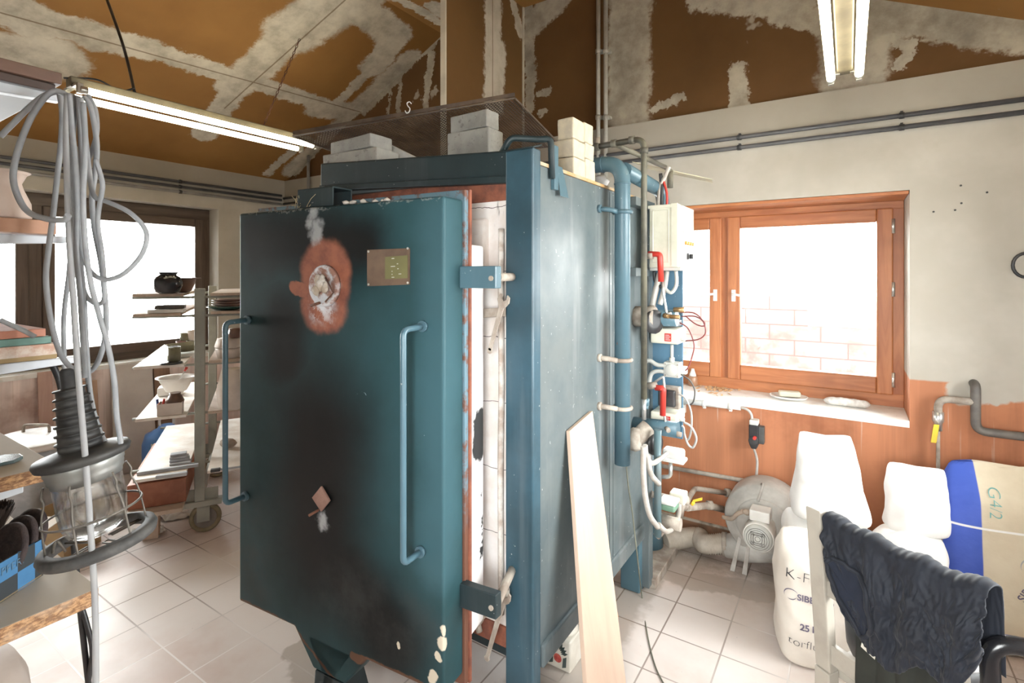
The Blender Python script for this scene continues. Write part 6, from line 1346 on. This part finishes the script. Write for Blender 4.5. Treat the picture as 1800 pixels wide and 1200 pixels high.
g = G(); pj = [(.0,-.139),(.025,-.137),(.040,-.128),(.046,-.112),(.0475,-.09),(.0475,-.040)]; g.lathe(pj + [(r-.0025, zz+.001 if zz > -.05 else zz+.0028) for r, zz in pj[::-1] if r > .001] + [(.0,-.136)], ctr, up, 40, cap=False); lab(g.done('glass_jar', k.m, hl), 'clear glass jar')
qr = V((0,0,1)).rotation_difference(up)
def lp_(r, a, z): return ctr + qr @ V((r*math.cos(a), r*math.sin(a), z))
g = G(); g.lathe([(.0,-.06),(.020,-.062),(.022,-.075),(.024,-.10),(.015,-.118),(.0,-.122)], ctr, up, 20); lab(g.done('bulb', k.m, hl), 'clear bulb inside the glass')
m_wire = mat('cage_wire', (.20,.18,.155), (.12,.105,.09), rough=.5, metal=.5)
for i in range(6):
    a = .35+i*PI/3; g = G(); g.tube(spline([lp_(.055,a,-.035), lp_(.060,a,-.050), lp_(.058,a,-.062), lp_(.065,a,-.09), lp_(.068,a,-.146)],4), .0016, 6); g.done('cage_rod', m_wire, hl)
g = G(); g.tube([lp_(.0675,2*PI*i/44,-.098) for i in range(44)], .0018, 6, closed=True); g.done('cage_hoop', m_wire, hl)
g = G(); n_ = 48; prf = [(.066,-.140),(.080,-.142),(.083,-.150),(.080,-.158),(.068,-.160),(.066,-.150)]
rr2 = [[g.bm.verts.new(lp_(r, 2*PI*i/n_, zz)) for r, zz in prf] for i in range(n_)]
for i in range(n_):
    for j in range(6): g.face([rr2[i][j], rr2[(i+1) % n_][j], rr2[(i+1) % n_][(j+1) % 6], rr2[i][(j+1) % 6]], True)
g.done('guard_ring', m_rubg, hl)
for a in (0.2, 1.8, 3.6, 5.2):
    g = G(); g.tube([lp_(.066,a,-.150), lp_(.018,a+.25,-.151), lp_(.018,a-.25,-.151), lp_(.066,a-.12,-.150)], .0016, 6); g.done('cage_spoke', m_wire, hl)
g = G(); g.tube(spline([lp_(.060,4.3,-.146), lp_(.052,4.3,-.128), lp_(.044,4.3,-.150)],5), .0022, 6); g.done('hook', m_wire, hl)
m_cgrey = mat('cable_grey', (.24,.25,.265), (.34,.35,.365), rough=.55, scale=12); m_clight = mat('cable_light', (.36,.36,.36), (.32,.32,.33), rough=.55, scale=12)
strands = [
 ([(118,168),(100,160),(80,170),(52,212),(30,270),(24,320),(45,368),(80,384),(112,387),(120,378)], .0048, .885, .845, 0),
 ([(104,162),(109,200),(107,250),(99,325),(93,380),(85,440),(81,495),(90,565),(108,625),(136,653),(162,650),(180,615),(187,560),(179,470),(166,400),(162,345),(168,300),(170,250),(160,190),(148,170)], .0043, .92, .90, 0),
 ([(118,166),(116,240),(118,330),(122,430),(129,530),(134,610),(140,690),(148,780),(155,870),(161,960),(166,1040),(168,1120),(168,1205)], .0044, .88, .80, 1),
 ([(132,168),(128,250),(129,340),(138,430),(147,520),(151,600),(158,690),(172,750),(192,790),(206,797),(212,780),(205,730),(201,670),(190,610),(176,560),(160,500),(150,430),(146,350),(150,260),(146,180)], .0042, .90, .86, 0),
 ([(142,172),(150,240),(158,310),(166,345),(192,356),(226,372),(251,396),(258,420),(246,452),(216,482),(184,491),(160,478),(148,450),(140,400),(133,330),(128,250)], .0040, .89, .88, 0),
 ([(155,168),(168,195),(170,235),(158,275),(140,320),(128,380),(131,440),(142,490),(152,520),(166,533),(179,532),(184,515),(180,450),(172,390),(178,345),(180,320),(168,280)], .0038, .91, .88, 0),
 ([(122,165),(126,220),(133,290),(136,360),(134,440),(141,520),(146,600),(150,645),(149,664)], .0042, .88, .87, 0),
 ([(137,170),(141,230),(143,300),(135,370),(128,430),(127,500),(133,580),(139,650)], .0042, .90, .885, 1),
 ([(110,166),(113,230),(121,300),(126,370),(124,430),(121,480),(112,560),(113,650),(114,740),(115,800)], .0040, .94, .99, 0),
 ([(0,240),(25,215),(50,190),(78,168),(108,160)], .0046, .90, .93, 0),
 ([(0,562),(18,570),(40,580),(62,592)], .0040, .87, .90, 0)]
for pts, r, d0, d1, li in strands:
    n = len(pts); g = G(); P3 = [atD(x, y, d0+(d1-d0)*i/(n-1)) for i, (x, y) in enumerate(pts)]
    g.tube(spline(P3, 7), r, 9); g.done('cable', m_clight if li else m_cgrey, hl)
g = G(); g.tube(spline([atD(88,634,.99), atD(104,668,.995), atD(113,720,1.0), atD(115,790,1.03), atD(124,900,1.06), atD(134,1000,1.08), atD(143,1090,1.10), atD(156,1205,1.10)], 7), .0055, 9)
tag(g.done('extension_lead', m_black), 'black cord hanging behind the hand lamp down past the lowest shelf', 'cord')  # plain black cord, what it feeds is unknown
g = G(); g.tube(spline([atD(138,1050,1.10), atD(152,1095,1.10), atD(162,1140,1.10), atD(158,1180,1.10), atD(150,1230,1.10)], 7), .005, 9)
tag(g.done('extension_lead', m_black), 'short black cord bowed beside the longer one below the lowest shelf', 'cord')
